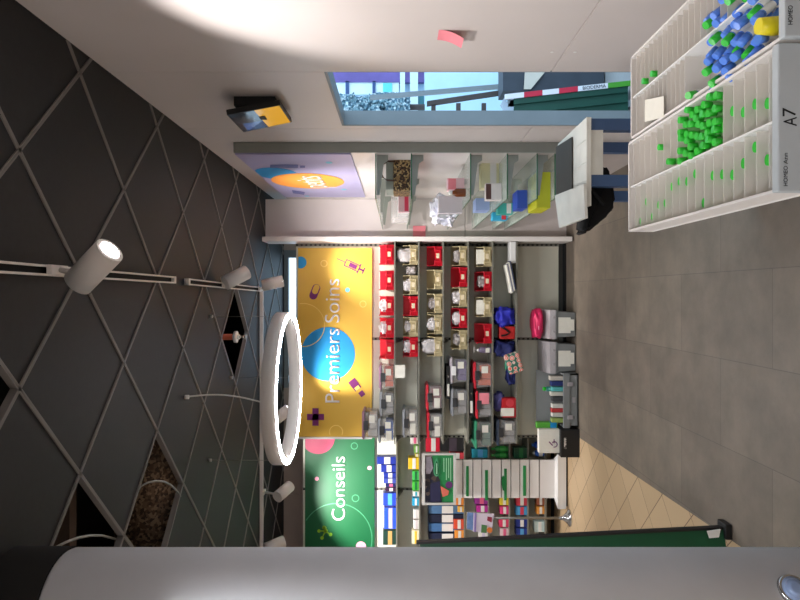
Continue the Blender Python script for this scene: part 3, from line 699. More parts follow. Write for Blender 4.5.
B().cyl((.05, -.004, .06), (.05, 0, .06), .04, seg=24).build('round_logo', mat('rose_red', (214, 60, 70), .6), t)
# folder of papers leaning under the right end of the lowest shelf rail
t = thing('shelf_bracket', (X_(253, YMF), YMF, z6+.002), 'white upright tray edge on the lowest shelf next to the partition', 'tray')
bx(-.1, .11, .0, .16, 0, .055, .003).build('tray_body', WHITE, t)
t = thing('magazine_bundle', (X_(280, YMF), YMF+.0, z6+.002), 'bundle of grey magazines leaning from the white tray on the lowest shelf', 'magazines')
for q, mm in enumerate((PAPER, mat('grey_magazine', (120, 120, 134), .5), PAPER, mat('slate_cover', (52, 56, 84), .5))):
    b = B(); b.prism([(-.13+.0*q, -.03, .0+.0), (-.13, -.03, .012), (.15, -.03, .068-.0*q), (.15, -.03, .056)], (0, .16, 0))
    ob = b.build('magazine', mm, t); ob.location.z = .012*(2-q)+.012; ob.location.x = .012*q
# ------------------------------------------------------------------ crates on the floor
def grey_crate(y0, y1, zt_, Yf, label, lidm):
    w_ = (y1-y0)/F*Yf
    t = thing('storage_crate', (X_((y0+y1)/2, Yf), Yf, 0), label, 'crate', 'grey crates standing on the floor')
    B().box(-w_/2+.012, w_/2-.012, .0, .34, 0, .2, bev=.012, top=.012).box(-w_/2, w_/2, -.008, .348, .185, .205, bev=.004).build('body', GREYBOX, t)
    B().prism([(-w_/2, -.012, .205), (-w_/2, .0, .255), (-w_/2, .14, .30), (-w_/2, .352, .30), (-w_/2, .352, .205)], (w_, 0, 0)).build('lid', lidm, t)
    for s_ in (-.07, .07): bx(s_-.012, s_+.012, -.018, -.008, .2, .235, bev=.003).build('clip', GREYLID, t)
    b = bx(-.085, .07, -.004, .0, .055, .175); b.build('paper_label', PAPER, t)
    bx(-.06, .05, -.004, .0, .02, .054).build('paper_label', PAPER, t)
    return t
YG = 6.14
grey_crate(310, 339, .3, YG, 'grey crate with paper label under a pink pouch on the floor', GREYLID)
grey_crate(342, 373.5, .34, YG, 'grey crate with paper label and shiny lid beside the open toolbox', GREYLID)
t = thing('pink_pouch', (X_(324, YG), YG+.16, .302), 'bright pink zipped pouch lying on the grey crate', 'pouch')
B().blob((0, 0, .052), (.145, .12, .052), .08, 4, 4).build('pouch_body', PINKF, t, smooth=True)
B().tube([(-.12, -.09, .045), (-.05, -.115, .055), (.03, -.117, .05), (.11, -.09, .045)], .004).build('zip_strip', PINKP, t)
# open toolbox
YT_ = 6.06
t = thing('toolbox', (X_(400.5, YT_), YT_, 0), 'open grey toolbox full of small packs on the floor', 'toolbox')
b = B(); w_ = .26
b.box(-w_, w_, 0, .015, .0, .145).box(-w_, w_, .235, .25, 0, .16).box(-w_, -w_+.015, .0, .25, 0, .15).box(w_-.015, w_, .0, .25, 0, .15).box(-w_, w_, 0, .25, 0, .012)
b.box(-w_-.008, w_+.008, -.012, .006, .085, .15, .004)
b.build('body', GREYBOX, t)
b = B(); b.prism([(-w_, .25, .15), (-w_, .30, .345), (-w_, .275, .35), (-w_, .225, .16)], (2*w_, 0, 0)); b.build('lid', GREYBOX, t)
bx(-.02, .03, -.006, .001, .03, .06).build('maker_plate', GREYLID, t)
for s_ in (-.16, .16): bx(s_-.02, s_+.02, -.02, -.01, .06, .11, bev=.004).build('clip', GREYLID, t)
b = B(); b.prism([(-.22, .266, .255), (-.22, .289, .315), (-.22, .285, .317), (-.22, .262, .257)], (.34, 0, 0)); b.build('blue_pocket', mat('blue_pocket_film', (40, 120, 180), .4), t)
tc_ = [(-.20, .06, (150, 170, 90)), (-.15, .05, (210, 206, 196)), (-.11, .05, (190, 60, 60)), (-.06, .055, (214, 210, 200)), (0, .05, (70, 70, 72)), (.05, .06, (220, 214, 200)), (.1, .055, (90, 180, 176)), (.15, .06, (44, 60, 120)), (.2, .07, (214, 204, 190))]
for i, (q, hh, c_) in enumerate(tc_):
    names = ['olive green', 'white', 'red', 'cream', 'dark grey', 'ivory', 'turquoise', 'navy', 'pale tan']
    ob = bx(-.02, .02, -.03, .04, 0, .18+hh*.9, .003).build('medicine_pack', mat(f'pack_colour_{i}', c_, .6), loc=(t.location.x+q*1.02, YT_+.075+.02*(i % 3), .0125))
    tag(ob, f'{names[i]} pack standing in the open grey toolbox', 'pack', 'packs in the toolbox')
t = thing('green_bottle', (X_(391, YT_), YT_+.14, .0125), 'dark bottle with green cap standing in the open toolbox', 'bottle')
B().cyl((0, 0, 0), (0, 0, .27), .024).build('body', mat('teal_bottle', (30, 110, 100), .3), t); B().cyl((0, 0, .27), (0, 0, .3), .018).build('cap', TUBEG, t)
# black carton and white wheelchair board
YK = 6.02
t = thing('black_carton', (X_(443.5, YK), YK, 0), 'black carton with white lettering on the floor left of the toolbox', 'carton')
z_ = Z_(561, YK); bx(-.135, .135, 0, .25, 0, z_, .004).build('carton_body', BLACK, t)
bx(-.05, .06, -.002, 0, z_-.05, z_-.03).build('wording_strip', speckle('blurred_white_wording', [(190, 184, 176), (90, 86, 84), (210, 204, 196), (120, 116, 110)], 60), t)
t = thing('white_carton', (X_(442.5, YK), YK+.05, z_+.001), 'white carton with a purple wheelchair symbol standing on the black carton', 'carton')
bx(-.115, .115, 0, .07, 0, .2, .003).build('carton_body', PAPER, t)
b = B(); b.prism([(p[0], -.003, p[1]) for p in [(-.045, .07), (-.035, .065), (.0, .1), (-.01, .105)]], (0, .003, 0))
for i in range(20):
    a_, c_ = math.pi*.9+math.pi*1.4*i/20, math.pi*.9+math.pi*1.4*(i+1)/20
    b.prism([(-.03+r_*math.cos(q), -.003, .05+r_*math.sin(q)) for r_, q in ((.03, a_), (.03, c_), (.022, c_), (.022, a_))], (0, .003, 0))
b.prism([(-.02, -.003, .05), (.02, -.003, .05), (.02, -.003, .057), (-.02, -.003, .057)], (0, .003, 0)); b.build('wheelchair_symbol', PURPLE, t)
t = thing('green_carton', (X_(428.5, YK), YK+.13, z_+.001), 'green and blue carton on the black carton behind the wheelchair carton', 'carton')
bx(-.03, .03, 0, .08, 0, .2, .003).build('carton_body', mat('bright_green_carton', (90, 170, 60), .5), t); bx(-.031, .031, -.002, .05, .01, .07).build('blue_band', BLUEP, t)

# ------------------------------------------------------------------ products under the green sign
ZL = [HC+(VX-x)/F*YLF+.0005 for x in LL]
def prod(y0, y1, h, lv, main, band, label, kind='carton', d=.1, cap=None, yo=0., zb=0., grp=None):
    w_, hh = (y1-y0)/F*YLF*.96, h/F*YLF
    t = thing(kind, (X_((y0+y1)/2, YLF), YLF+.02+yo, ZL[lv]+zb), label, 'bottle' if 'bottle' in kind else 'box', grp)
    mm = mat('print_%d_%d_%d' % main, main, .45, var=.08, scale=25)
    if 'bottle' in kind:
        r = min(w_/2, .06)
        B().lathe([(r*.95, 0), (r, .006), (r, hh*.62), (r*.8, hh*.74), (r*.4, hh*.8), (r*.4, hh*.84)], (0, r, 0), 18).build('body', mm, t)
        B().cyl((0, r, hh*.84), (0, r, hh), r*.45, seg=14).build('cap', mat('print_%d_%d_%d' % (cap or band), cap or band, .4), t)
        B().cyl((0, r, hh*.15), (0, r, hh*.5), r+.0015, seg=18, cap=False).build('label_band', mat('print_%d_%d_%d' % band, band, .5), t)
    else:
        bx(-w_/2, w_/2, 0, d, 0, hh, .003).build('carton_body', mm, t)
        bx(-w_/2+.004, w_/2-.004, -.002, .0, hh*.3, hh*.62).build('printed_band', mat('print_%d_%d_%d' % band, band, .5), t)
    return t
bl, wh, nv, gr, ye, rd, pk_, or_, te, lb, bk, mg = (30, 50, 150), (226, 222, 214), (24, 34, 90), (40, 140, 60), (232, 190, 40), (206, 40, 46), (230, 100, 140), (236, 140, 50), (40, 150, 170), (90, 160, 210), (30, 30, 32), (150, 50, 140)
g = 'cartons on the shelves under the green sign'
prod(457, 465, 19, 0, bl, wh, 'tallest blue and white carton in the stepped row on the top shelf', grp=g)
prod(465.3, 473, 15, 0, bl, wh, 'second blue and white carton in the stepped row on the top shelf', grp=g)
prod(473.3, 478.5, 12.5, 0, bl, wh, 'third blue and white carton in the stepped row on the top shelf', grp=g)
prod(478.7, 484, 12.5, 0, (60, 76, 160), wh, 'fourth blue and white carton in the stepped row on the top shelf', grp=g)
prod(484.2, 487.5, 10.5, 0, nv, pk_, 'navy carton with pink band on the top shelf', grp=g)
prod(488, 492, 10.5, 0, (50, 20, 60), wh, 'dark purple carton with white band on the top shelf', grp=g)
prod(493.5, 506.5, 13, 0, (40, 70, 200), (90, 170, 230), 'bright blue carton with light blue band on the top shelf', grp=g)
prod(508, 530, 12, 0, (40, 80, 210), (190, 180, 220), 'wide bright blue carton on the top shelf beside the tan one', grp=g)
prod(531, 546, 13, 0, (28, 60, 50), (190, 150, 90), 'dark green carton with tan band on the top shelf', grp=g)
prod(437.5, 444.5, 8.5, 1, wh, pk_, 'white and pink carton on the second shelf right next to the clear boxes', grp=g)
prod(446, 453.5, 5, 1, (110, 160, 70), wh, 'low green and white carton on the second shelf', grp=g)
prod(454, 457.5, 4, 1, (200, 190, 90), wh, 'tiny pale yellow carton on the second shelf', grp=g)
prod(458, 470, 10.5, 1, ye, wh, 'yellow carton with white window on the second shelf', grp=g)
prod(471.5, 481, 6.5, 1, (60, 180, 80), (20, 100, 50), 'light green carton on the second shelf left of the yellow one', grp=g)
prod(482, 491, 6.5, 1, (70, 180, 60), (20, 110, 50), 'grass green carton on the second shelf right of the shelf upright', grp=g)
prod(492, 497, 6, 1, wh, te, 'white carton with teal band on the second shelf', grp=g)
prod(498.5, 506.5, 6.5, 1, (30, 160, 200), wh, 'cyan carton on the second shelf', grp=g)
prod(510, 519.5, 5.5, 1, wh, (200, 196, 190), 'right of two plain white cartons on the second shelf', grp=g)
prod(520.5, 530, 5.5, 1, wh, (204, 190, 190), 'left of two plain white cartons on the second shelf', grp=g)
prod(531, 545, 7, 1, (236, 226, 190), (236, 190, 60), 'cream and yellow carton on the second shelf by the column', grp=g)
# tall compartment
zt3 = 37
prod(438, 452.5, 14, 2, (206, 30, 56), wh, 'red carton with white figures lying over the black files on the third shelf', grp=g, zb=24/F*YLF)
prod(438, 452, 23.5, 2, bk, (70, 60, 70), 'black file box under the red carton on the third shelf', d=.2)
prod(430, 437, 14, 2, pk_, wh, 'pink carton at the right end of the third shelf', grp=g)
prod(453, 460, 14, 2, (220, 70, 80), wh, 'red and white carton on the third shelf behind the poster', grp=g)
for i, (yy, c_) in enumerate(((507, (76, 112, 150)), (516, (26, 32, 54)), (525, (64, 104, 150)), (535, (28, 36, 62)))):
    prod(yy, yy+8.5, 35, 2, c_, wh, f'{["light blue", "dark blue", "sky blue", "midnight blue"][i]} file with white spine label standing left of the poster', kind='box_file', d=.22, yo=.03)
prod(498, 506, 9, 2, or_, wh, 'orange carton with white band on the third shelf under the poster', grp=g, yo=-.0)
prod(507, 513, 6, 2, (240, 180, 60), wh, 'amber carton lying on the third shelf', grp=g, yo=-.0, d=.028)
prod(520, 530, 10, 2, (222, 80, 50), wh, 'orange red carton on the third shelf near the column', grp=g, yo=-.0, d=.028)
prod(531, 541, 9, 2, (236, 150, 60), wh, 'light orange carton on the third shelf by the green board', grp=g, yo=-.0, d=.028)
# fourth .. seventh
prod(449.5, 458.5, 16, 3, te, lb, 'teal carton on the fourth shelf right of the white endcap', grp=g)
prod(497, 505, 13, 3, mg, pk_, 'magenta pack on the fourth shelf left of the endcap', grp=g)
prod(506, 513, 11, 3, (190, 50, 150), wh, 'purple pink pack on the fourth shelf behind the leaflets', grp=g)
prod(533, 541, 9, 3, wh, (200, 190, 210), 'white carton on the fourth shelf near the green board', grp=g)
prod(447, 453, 17, 4, (30, 120, 50), (60, 160, 70), 'right green bottle on the fifth shelf beside the endcap', 'bottle')
prod(453.5, 459.5, 17, 4, (26, 110, 46), (60, 160, 70), 'left green bottle on the fifth shelf beside the endcap', 'bottle')
prod(498, 506, 9, 4, (226, 200, 60), wh, 'yellow and white carton on the fifth shelf left of the endcap', grp=g)
prod(507, 515, 8.5, 4, (220, 60, 120), wh, 'pink carton on the fifth shelf right of the metal pole', grp=g)
prod(520, 528, 9.5, 4, (220, 60, 100), wh, 'rose carton on the fifth shelf left of the metal pole', grp=g)
prod(529, 537, 8.5, 4, (226, 200, 200), pk_, 'pale carton with pink band on the fifth shelf', grp=g)
prod(448, 459, 13, 5, (20, 70, 46), (40, 110, 60), 'dark green carton on the sixth shelf right of the endcap', grp=g)
prod(498, 506.5, 11, 5, (206, 60, 80), wh, 'red carton on the sixth shelf left of the endcap', grp=g)
prod(507, 516, 11, 5, (70, 150, 200), (200, 60, 80), 'sky blue carton with red band on the sixth shelf', grp=g)
prod(520, 528, 11, 5, (34, 50, 130), wh, 'navy and white carton on the sixth shelf left of the pole', grp=g)
prod(529, 537, 11, 5, (40, 60, 140), lb, 'navy carton with light blue band on the sixth shelf', grp=g)
prod(442.5, 450, 12, 6, (40, 80, 180), (90, 140, 220), 'tall blue bottle on the bottom shelf behind the wheelchair carton', 'bottle')
prod(451, 458, 11, 6, (50, 100, 190), wh, 'blue bottle with white label on the bottom shelf beside the endcap', 'bottle')
prod(498, 506, 8, 6, (160, 90, 60), wh, 'brown carton on the bottom shelf left of the endcap', grp=g)
prod(507, 515, 8, 6, (226, 150, 60), wh, 'orange and white carton on the bottom shelf', grp=g)
prod(522, 533, 10, 6, (190, 210, 206), wh, 'pale aqua carton on the bottom shelf left of the pole', grp=g)

# ------------------------------------------------------------------ white slatwall endcap, poster, leaflet stand
YE = 6.56
ec = thing('slatwall_endcap', (X_(479, YE), YE, 0), 'white slatted endcap display with green price strips', 'display stand')
o = ec.location
b = B(); xs = [440, 452, 463, 473, 482, 492, 501.5, 511, 520, 529.5, 539.5, 557]
for p, q in zip(xs, xs[1:]): b.box(X_(498, YE)-o.x, X_(460, YE)-o.x, 0, .03, Z_(q, YE)+.006, Z_(p, YE)-.004)
b.build('slat_panel', WHITEM, ec)
bx(X_(497.8, YE)-o.x, X_(460.2, YE)-o.x, .0302, .05, .05, Z_(440, YE)).build('backing_panel', mat('brown_backing', (110, 92, 80), .7), ec)
b = B(); f0, f1 = -.13, .1; yb_ = .05
zt1 = Z_(561, YE-.13)
b.prism([(X_(460, YE)-o.x+.0, yb_, .02), (X_(498, YE)-o.x, yb_, .02), (X_(509, YE-.13)-o.x, f0, .02), (X_(454, YE-.13)-o.x, f0, .02)], (0, 0, .085)); b.build('base', WHITE, ec)
b = B(); b.prism([(X_(460, YE)-o.x+.0, yb_, 0), (X_(498, YE)-o.x, yb_, 0), (X_(507, YE-.13)-o.x, f0+.02, 0), (X_(456, YE-.13)-o.x, f0+.02, 0)], (0, 0, .02)); b.build('plinth', DARK, ec)
for x0, x1, y0, y1 in ((466, 468.6, 466, 496), (485, 487.8, 470, 500), (504, 506.6, 468.5, 500), (523, 525.8, 465.5, 495.5)):
    bx(X_(y1, YE)-o.x, X_(y0, YE)-o.x, -.012, -.001, Z_(x1, YE), Z_(x0, YE)).build('price_strip', mat('price_strip_green', (34, 134, 70), .5), ec)
b = B(); b.prism([(p[0]-o.x, -.016, p[2]) for p in [P(x, y, YE) for x, y in [(501.5+0, 477), (503, 475), (505.2, 478), (506, 485), (505, 490.5), (502.5, 490), (501.4, 484)]]], (0, .004, 0)); b.build('oval_logo', mat('logo_green', (24, 120, 60), .5), ec)
YPO = 6.44
po = thing('framed_poster', P(456, 479, YPO), 'framed green poster with oval logo fixed above the white endcap', 'poster', rz=0)
o = po.location
b = B()
def fr(x0, x1, y0, y1, d0=0, d1=.03): b.box(X_(y1, YPO)-o.x, X_(y0, YPO)-o.x, d0, d1, Z_(x1, YPO)-o.z, Z_(x0, YPO)-o.z)
fr(422, 425, 453.5, 505); fr(453.5, 456, 453.5, 505); fr(425, 453.5, 453.5, 455.3); fr(425, 453.5, 503, 505); fr(425, 453.5, 455, 503.3, .02, .03); b.build('frame', mat('pale_grey_frame', (196, 194, 188), .45), po)
decal('artwork', [[(425, 455.3), (453.5, 455.3), (453.5, 503), (425, 503)]], YPO+.017, mat('poster_green', (34, 128, 70), .5), po)
decal('photo_panel', [[(425, 455.3), (432, 455.3), (434, 468), (440, 480), (442, 503), (425, 503)]], YPO+.014, speckle('dark_photo_print', [(40, 36, 40), (70, 56, 50), (26, 30, 50), (110, 96, 90), (30, 26, 30)], 22), po)
decal('photo_panel', [[(426, 457), (431, 456.5), (433, 468), (430, 474), (426, 474)]], YPO+.012, mat('grey_photo', (150, 142, 150), .6, var=.2, scale=30), po)
decal('photo_panel', [[(430, 484), (440, 481), (441, 503), (430, 503)]], YPO+.012, mat('navy_photo', (34, 34, 66), .6), po)
decal('salmon_patch', [[(440.5, 486), (449, 491), (448, 495), (442.5, 497)]], YPO+.011, mat('salmon_print', (216, 110, 90), .6), po)
decal('round_seal', [disc(449, 485, 3.6, 20)], YPO+.009, mat('violet_print', (92, 44, 100), .6), po)
decal('oval_logo', [[(436.5+2.8*math.sin(t*math.pi/15)*(1-.4*math.cos(t*math.pi/15)), 467.5-9*math.cos(t*math.pi/15)) for t in range(30)]], YPO+.010, GREENL, po)
decal('oval_logo', [[(436.7+2*math.sin(t*math.pi/15)*(1-.4*math.cos(t*math.pi/15)), 468-7*math.cos(t*math.pi/15)) for t in range(30)]], YPO+.008, GREENP, po)
decal('logo_wording', [[(436.1, 463.5), (437.3, 463.5), (437.3, 474), (436.1, 474)]], YPO+.0065, mat('pale_text', (150, 200, 160), .6), po)
decal('text_lines', [[(x, 458), (x+.8, 458), (x+.8, e), (x, e)] for x, e in ((443.5, 472), (446, 480), (448.2, 478), (450.3, 481))], YPO+.012, mat('pale_text', (150, 200, 160), .6), po)
YW = 6.36
ls = thing('leaflet_stand', (X_(518, YW), YW, 0), 'slim metal pole stand with round chrome base holding a leaflet pocket', 'stand')
B().lathe([(.085, 0), (.085, .012), (.05, .035), (.022, .07), (.014, .11)], seg=32).build('base', CHROME, ls)
B().cyl((0, 0, .1), (0, 0, Z_(478, YW)), .013, seg=16).build('pole', STEEL, ls)
o = ls.location
b = B(); q = [P(x, y, YW) for x, y in ((466.5, 511), (466, 528), (491, 532), (493.5, 512.5))]
b.prism([(p.x-o.x, -.035, p.z) for p in q], (0, .02, 0)); b.build('holder', ACRYL, ls)
lf = thing('leaflet', P(492, 522, YW), 'white and lilac leaflets with an orange spot in the holder on the pole', 'leaflet')
o = lf.location
def lfp(name, pts, m, dy=-.04):
    b = B(); b.prism([(P(x, y, YW).x-o.x, dy, P(x, y, YW).z-o.z) for x, y in pts], (0, .004, 0)); b.build(name, m, lf)
lfp('sheet', [(473, 511.5), (472.5, 530), (491, 532), (493.5, 512.5)], mat('leaflet_lilac_white', (224, 212, 226), .6))
lfp('sheet', [(467, 511), (466.5, 527), (472.5, 529), (473, 511.5)], mat('leaflet_blue', (110, 140, 190), .6, var=.3, scale=20))
lfp('lilac_stripe', [(474, 511.5), (473.5, 530), (475.5, 530.3), (476, 511.5)], mat('lilac_stripe', (150, 130, 190), .6), -.043)
lfp('green_patch', [(481, 523), (480.5, 531), (486, 531.5), (486.5, 524)], mat('leaf_patch', (80, 130, 80), .6), -.043)
lfp('orange_spot', disc(489, 528.5, 2.8, 18), or_ and mat('orange_spot', (230, 130, 60), .6), -.046)
lfp('dark_spot', [(487, 515), (486.5, 519), (491, 521), (491.5, 516)], mat('dark_rose', (150, 50, 70), .6), -.043)

# ------------------------------------------------------------------ niche on the right: wall slab, glass shelves
YA = 4.36; XB = .987
nu = thing('glass_shelf_unit', (1.02, YA, 0), 'tall white niche unit with green edged glass shelves on the right wall', 'shelving')
o = nu.location
bx(XB-o.x, XR-.002-o.x, .02, 6.5-YA, 0, Z_(233.5, YA)).build('back_panel', NICHE, nu)
bx(XB-o.x, XR-.002-o.x, 0, .02, 0, Z_(233.5, YA)).build('end_panel', GREYGREEN, nu)
XSL = .67; GZ = []
for x in (375, 411, 470.5, 507.5, 537.5, 555.5):
    z = HC+(VX-x)/F*YA; GZ.append(z)
    gp = bx(XSL-o.x, XB-.001-o.x, .03, 6.47-YA, z-.008, z).build('glass_shelf', GLASS, nu)
    B().box(XSL-o.x, XB-.001-o.x, .0265, .0296, z-.008, z).box(XSL-.003-o.x, XSL-.0004-o.x, .0265, 6.47-YA, z-.008, z).build('glass_edge', GLASSEDGE, gp)
    for yy in (.07, 1.0, 1.95):
        b = B(); b.prism([(XB-.001-o.x, yy, z-.009), (XSL+.03-o.x, yy, z-.009), (XSL+.03-o.x, yy, z-.03), (XB-.06-o.x, yy, z-.06), (XB-.04-o.x, yy, z-.09), (XB-.001-o.x, yy, z-.09)], (0, .012, 0)); b.build('bracket', GREYGREEN, nu)
def at(x, y, Y): return P(x, y, Y)
# shelf two (z GZ[1]): basket bag, tray, pink pack
zb = GZ[1]
Yk = 4.6
bk_ = thing('basket_bag', (X_(171, Yk), Yk+.15, zb), 'leopard woven basket bag with dark handle on a glass shelf', 'bag')
w_ = 39/F*Yk/2
B().box(-w_, w_, -.15, .15, 0, .125, .012).build('basket_body', WICKER, bk_)
B().box(-w_+.01, w_-.01, -.12, .15, .12, .18, .01).build('lining', mat('grey_lining', (150, 156, 146), .7), bk_)
B().tube([(-.07, -.15, .11), (-.07, -.16, .17), (-.045, -.16, .205), (.0, -.16, .22), (.045, -.16, .205), (.07, -.16, .17), (.07, -.15, .11)], .007).build('handle', mat('brown_leather', (70, 44, 34), .5), bk_)
tr = thing('acrylic_tray', (X_(206, 5.4), 5.45, zb), 'clear acrylic tray on the glass shelf behind the basket bag', 'tray')
b = B(); b.box(-.12, .12, -.22, .22, 0, .006).box(-.12, -.114, -.22, .22, 0, .13).box(.114, .12, -.22, .22, 0, .13).box(-.12, .12, -.22, -.214, 0, .1).box(-.12, .12, .214, .22, 0, .15); b.build('tray_body', ACRYL, tr)
def pack(x0, x1, y0, y1, Y, d, m, name, label, z, sub=None):
    t = thing(name, (X_((y0+y1)/2, Y), Y, z+.0005), label, 'box')
    w2, h2 = (y1-y0)/F*Y/2, (x1-x0)/F*Y
    bx(-w2, w2, 0, d, 0, h2, .003).build('carton_body', m, t)
    if sub: bx(-w2*.9, w2*.9, -.002, 0, h2*sub[0], h2*sub[1]).build('printed_band', sub[2], t)
    return t
pack(400, 411, 195, 212, 4.9, .05, mat('pale_pink_pack', (230, 190, 196), .6), 'pink_pack', 'pink and white pack on the glass shelf beside the basket bag', zb, (.1, .45, mat('rose_pink', (214, 60, 90), .5)))
zb = GZ[2]
pack(452, 469, 178, 190, 4.75, .09, mat('pink_white_box', (240, 200, 206), .6), 'pink_box', 'pink and white box on the middle glass shelf', zb, (.5, .95, PINK))
t = thing('brown_bottle', (X_(192, 4.65), 4.68, zb), 'small brown bottle with white neck on the middle glass shelf', 'bottle')
B().lathe([(.03, 0), (.032, .01), (.032, .07), (.02, .085), (.014, .1)], seg=20).build('body', mat('amber_glass', (110, 56, 24), .2), t); B().cyl((0, 0, .1), (0, 0, .125), .016).build('cap', WHITE, t)
pack(446, 470, 196, 213, 4.9, .08, mat('grey_carton', (206, 200, 204), .5), 'grey_carton', 'pale grey carton standing on the edge of the middle glass shelf', zb)
t = thing('plastic_bag', (X_(209, 5.5), 5.6, zb), 'crumpled clear plastic bag with blue print on the middle glass shelf', 'bag')
B().blob((0, 0, .1), (.12, .14, .1), .25, 33, 4).build('bag_body', mat('milky_bag_film', (226, 226, 236), .2, var=.1, scale=14, bump=.3), t)
zb = GZ[3]
t = pack(471, 487, 183, 200, 4.6, .07, mat('brown_white_card', (236, 226, 222), .6), 'brown_card_box', 'white and brown card box on the fourth glass shelf', zb, (.66, .98, mat('chocolate_print', (90, 56, 48), .6)))
pack(487, 505, 160, 188, 4.72, .12, mat('pale_yellow_carton', (226, 222, 180), .6), 'yellow_note_box', 'pale yellow and white carton against the wall on the fourth glass shelf', zb, (.15, .5, WHITE))
pack(486, 500, 198, 210, 5.2, .2, mat('blue_white_box', (150, 170, 214), .5), 'blue_box', 'light blue and white box far along the fourth glass shelf', zb)
zb = GZ[4]
pack(527, 537, 190, 208, 4.7, .2, mat('royal_blue_pack', (50, 84, 190), .5), 'blue_pack', 'royal blue pack on the lowest glass shelf', zb)
pack(513, 528, 203, 214, 5.3, .1, mat('teal_pack', (70, 180, 170), .5), 'teal_pack', 'teal pack on the lowest glass shelf behind the blue one', zb, (.1, .4, WHITE))
pack(511, 526, 212, 220, 5.55, .1, mat('cyan_pack', (60, 180, 220), .5), 'cyan_pack', 'cyan pack at the far left of the lowest glass shelf', zb, (.1, .4, mat('rose_red', (214, 60, 70), .6)))
YY = 4.5
pack(541, 555, 172, 208, YY, .3, mat('acid_yellow_box', (206, 204, 40), .55), 'yellow_green_box', 'big yellow green box on the bottom glass shelf by the cart', GZ[5])
# sticky notes
def note(c, n_axis, label, w_=.075, curl=.02):
    t = B(); seg = 8; pts = []
    for i in range(seg+1):
        a_ = i/seg; pts.append((a_, curl*a_*a_))
    for (a0, c0_), (a1, c1_) in zip(pts, pts[1:]):
        if n_axis == 'x': t.prism([(-c0_, -w_/2, -a0*w_), (-c0_, w_/2, -a0*w_), (-c1_, w_/2, -a1*w_), (-c1_, -w_/2, -a1*w_)], (-.0008, 0, 0))
        else: t.prism([(-w_/2, -c0_, -a0*w_), (w_/2, -c0_, -a0*w_), (w_/2, -c1_, -a1*w_), (-w_/2, -c1_, -a1*w_)], (0, -.0008, 0))
    ob = t.build('sticky_note', PINK, loc=c); return tag(ob, label, 'sticky note', 'pink sticky notes')
Yn_ = F*XR/(VY-35); note((XR+.0005, Yn_, Z_(438, Yn_)), 'x', 'pink sticky note curling off the white right wall', .1, .035)
note((X_(232, 6.47), 6.4805, Z_(413, 6.47)), 'y', 'pink sticky note on the white partition near the bins', .13, .004)
b = B()
for x, y in ((552, 52), (575, 52)):
    Yq = F*XR/(VY-y); b.cyl((XR-.002, Yq, Z_(x, Yq)), (XR+.003, Yq, Z_(x, Yq)), .007)
    tag(b.build('screw_cap', WHITE), f'small white screw cap {"above" if x == 552 else "below"} the seam of the right wall', 'screw cap', 'screw caps'); b = B()
# display screen on the wall
def sp_(xp, yp, xw): Y = F*xw/(VY-yp); return Vector((xw, Y, Z_(xp, Y)))
ds = thing('display_screen', (XR, 3.45, HC+.76), 'tilted black display screen showing a yellow panel high on the right wall', 'screen')
o = ds.location
c4 = [P(227, 115, 3.3), P(280.5, 105, 3.3), P(291.5, 121.5, 3.62), P(243, 132.5, 3.66)]
c4[1].x = .998; c4[0].x = .945; c4[2].x = .998; c4[3].x = .945
tl, bl_, br_, tr_ = Vector((.945, 3.3, Z_(227, 3.3))), Vector((.998, 3.3, Z_(280.5, 3.3))), Vector((.998, 3.63, Z_(292, 3.63))), Vector((.945, 3.65, Z_(243.5, 3.65)))
nrm = (bl_-tl).cross(tr_-tl).normalized()
if nrm.x < 0: nrm = -nrm
b = B(); b.prism([p-o for p in (tl, bl_, br_, tr_)], nrm*.028); b.build('housing', BLACK, ds)
def uv(u_, v_): return tl.lerp(tr_, u_).lerp(bl_.lerp(br_, u_), v_)-o-nrm*.001
b = B(); b.prism([uv(.02, .5), uv(.02, .97), uv(.98, .97), uv(.98, .52)], nrm*.002); b.build('screen_panel', mat('yellow_screen', (216, 160, 44), .15, var=0, emit=(216, 160, 44), estr=.35), ds)
b = B(); b.prism([uv(.02, .02), uv(.02, .5), uv(.98, .52), uv(.98, .02)], nrm*.002); b.build('screen_panel', mat('dark_screen', (40, 36, 40), .08, var=0), ds)
b = B(); b.prism([uv(.55, .12), uv(.6, .5), uv(.98, .52), uv(.98, .1)], nrm*.0024); b.build('screen_panel', mat('blue_screen', (40, 60, 110), .15, var=0, emit=(40, 64, 120), estr=.35), ds)
b = B(); b.box(-.05, -.0005, -.1, .1, -.1, .12); b.box(-.09, -.02, -.03, .03, -.03, .05); b.build('wall_mount', BLACK, ds)

# ------------------------------------------------------------------ worn white cart in front of the niche
YC0, YC1 = 2.6, 3.06; zc = Z_(586, YC0)
xc0, xc1 = X_(206, YC0), X_(117.5, YC0)
ct = thing('work_cart', ((xc0+xc1)/2, YC0, 0), 'blue steel cart with worn white board top by the doorway', 'cart')
o = ct.location; hw = (xc1-xc0)/2
b = B(); n_ = 4
for i in range(n_): b.box(-hw+i*2*hw/n_+.001, -hw+(i+1)*2*hw/n_-.001, 0, YC1-YC0, zc-.02, zc)
b.build('board_top', PLANK, ct)
bx(-hw-.0, hw, -.006, 0, zc-.02, zc-.0005).build('front_edge', PLANK, ct)
L1, L0 = X_(123.5, YC0)-o.x, X_(180, YC0)-o.x
for lx in (L1, L0):
    for ly in (.012, .42): bx(lx-.024, lx+.024, ly, ly+.045, .05, zc-.022).build('leg', CART, ct); bx(lx-.03, lx+.03, ly-.01, ly+.055, 0, .05, bev=.01).build('caster', BLACK, ct)
bx(L0+.024, L1-.024, .012, .03, zc-.075, zc-.022).build('apron', PLANK, ct)
for zz_ in (.45, zc-.15): bx(L0+.024, L1-.024, .425, .45, zz_, zz_+.04).build('rail', CART, ct)
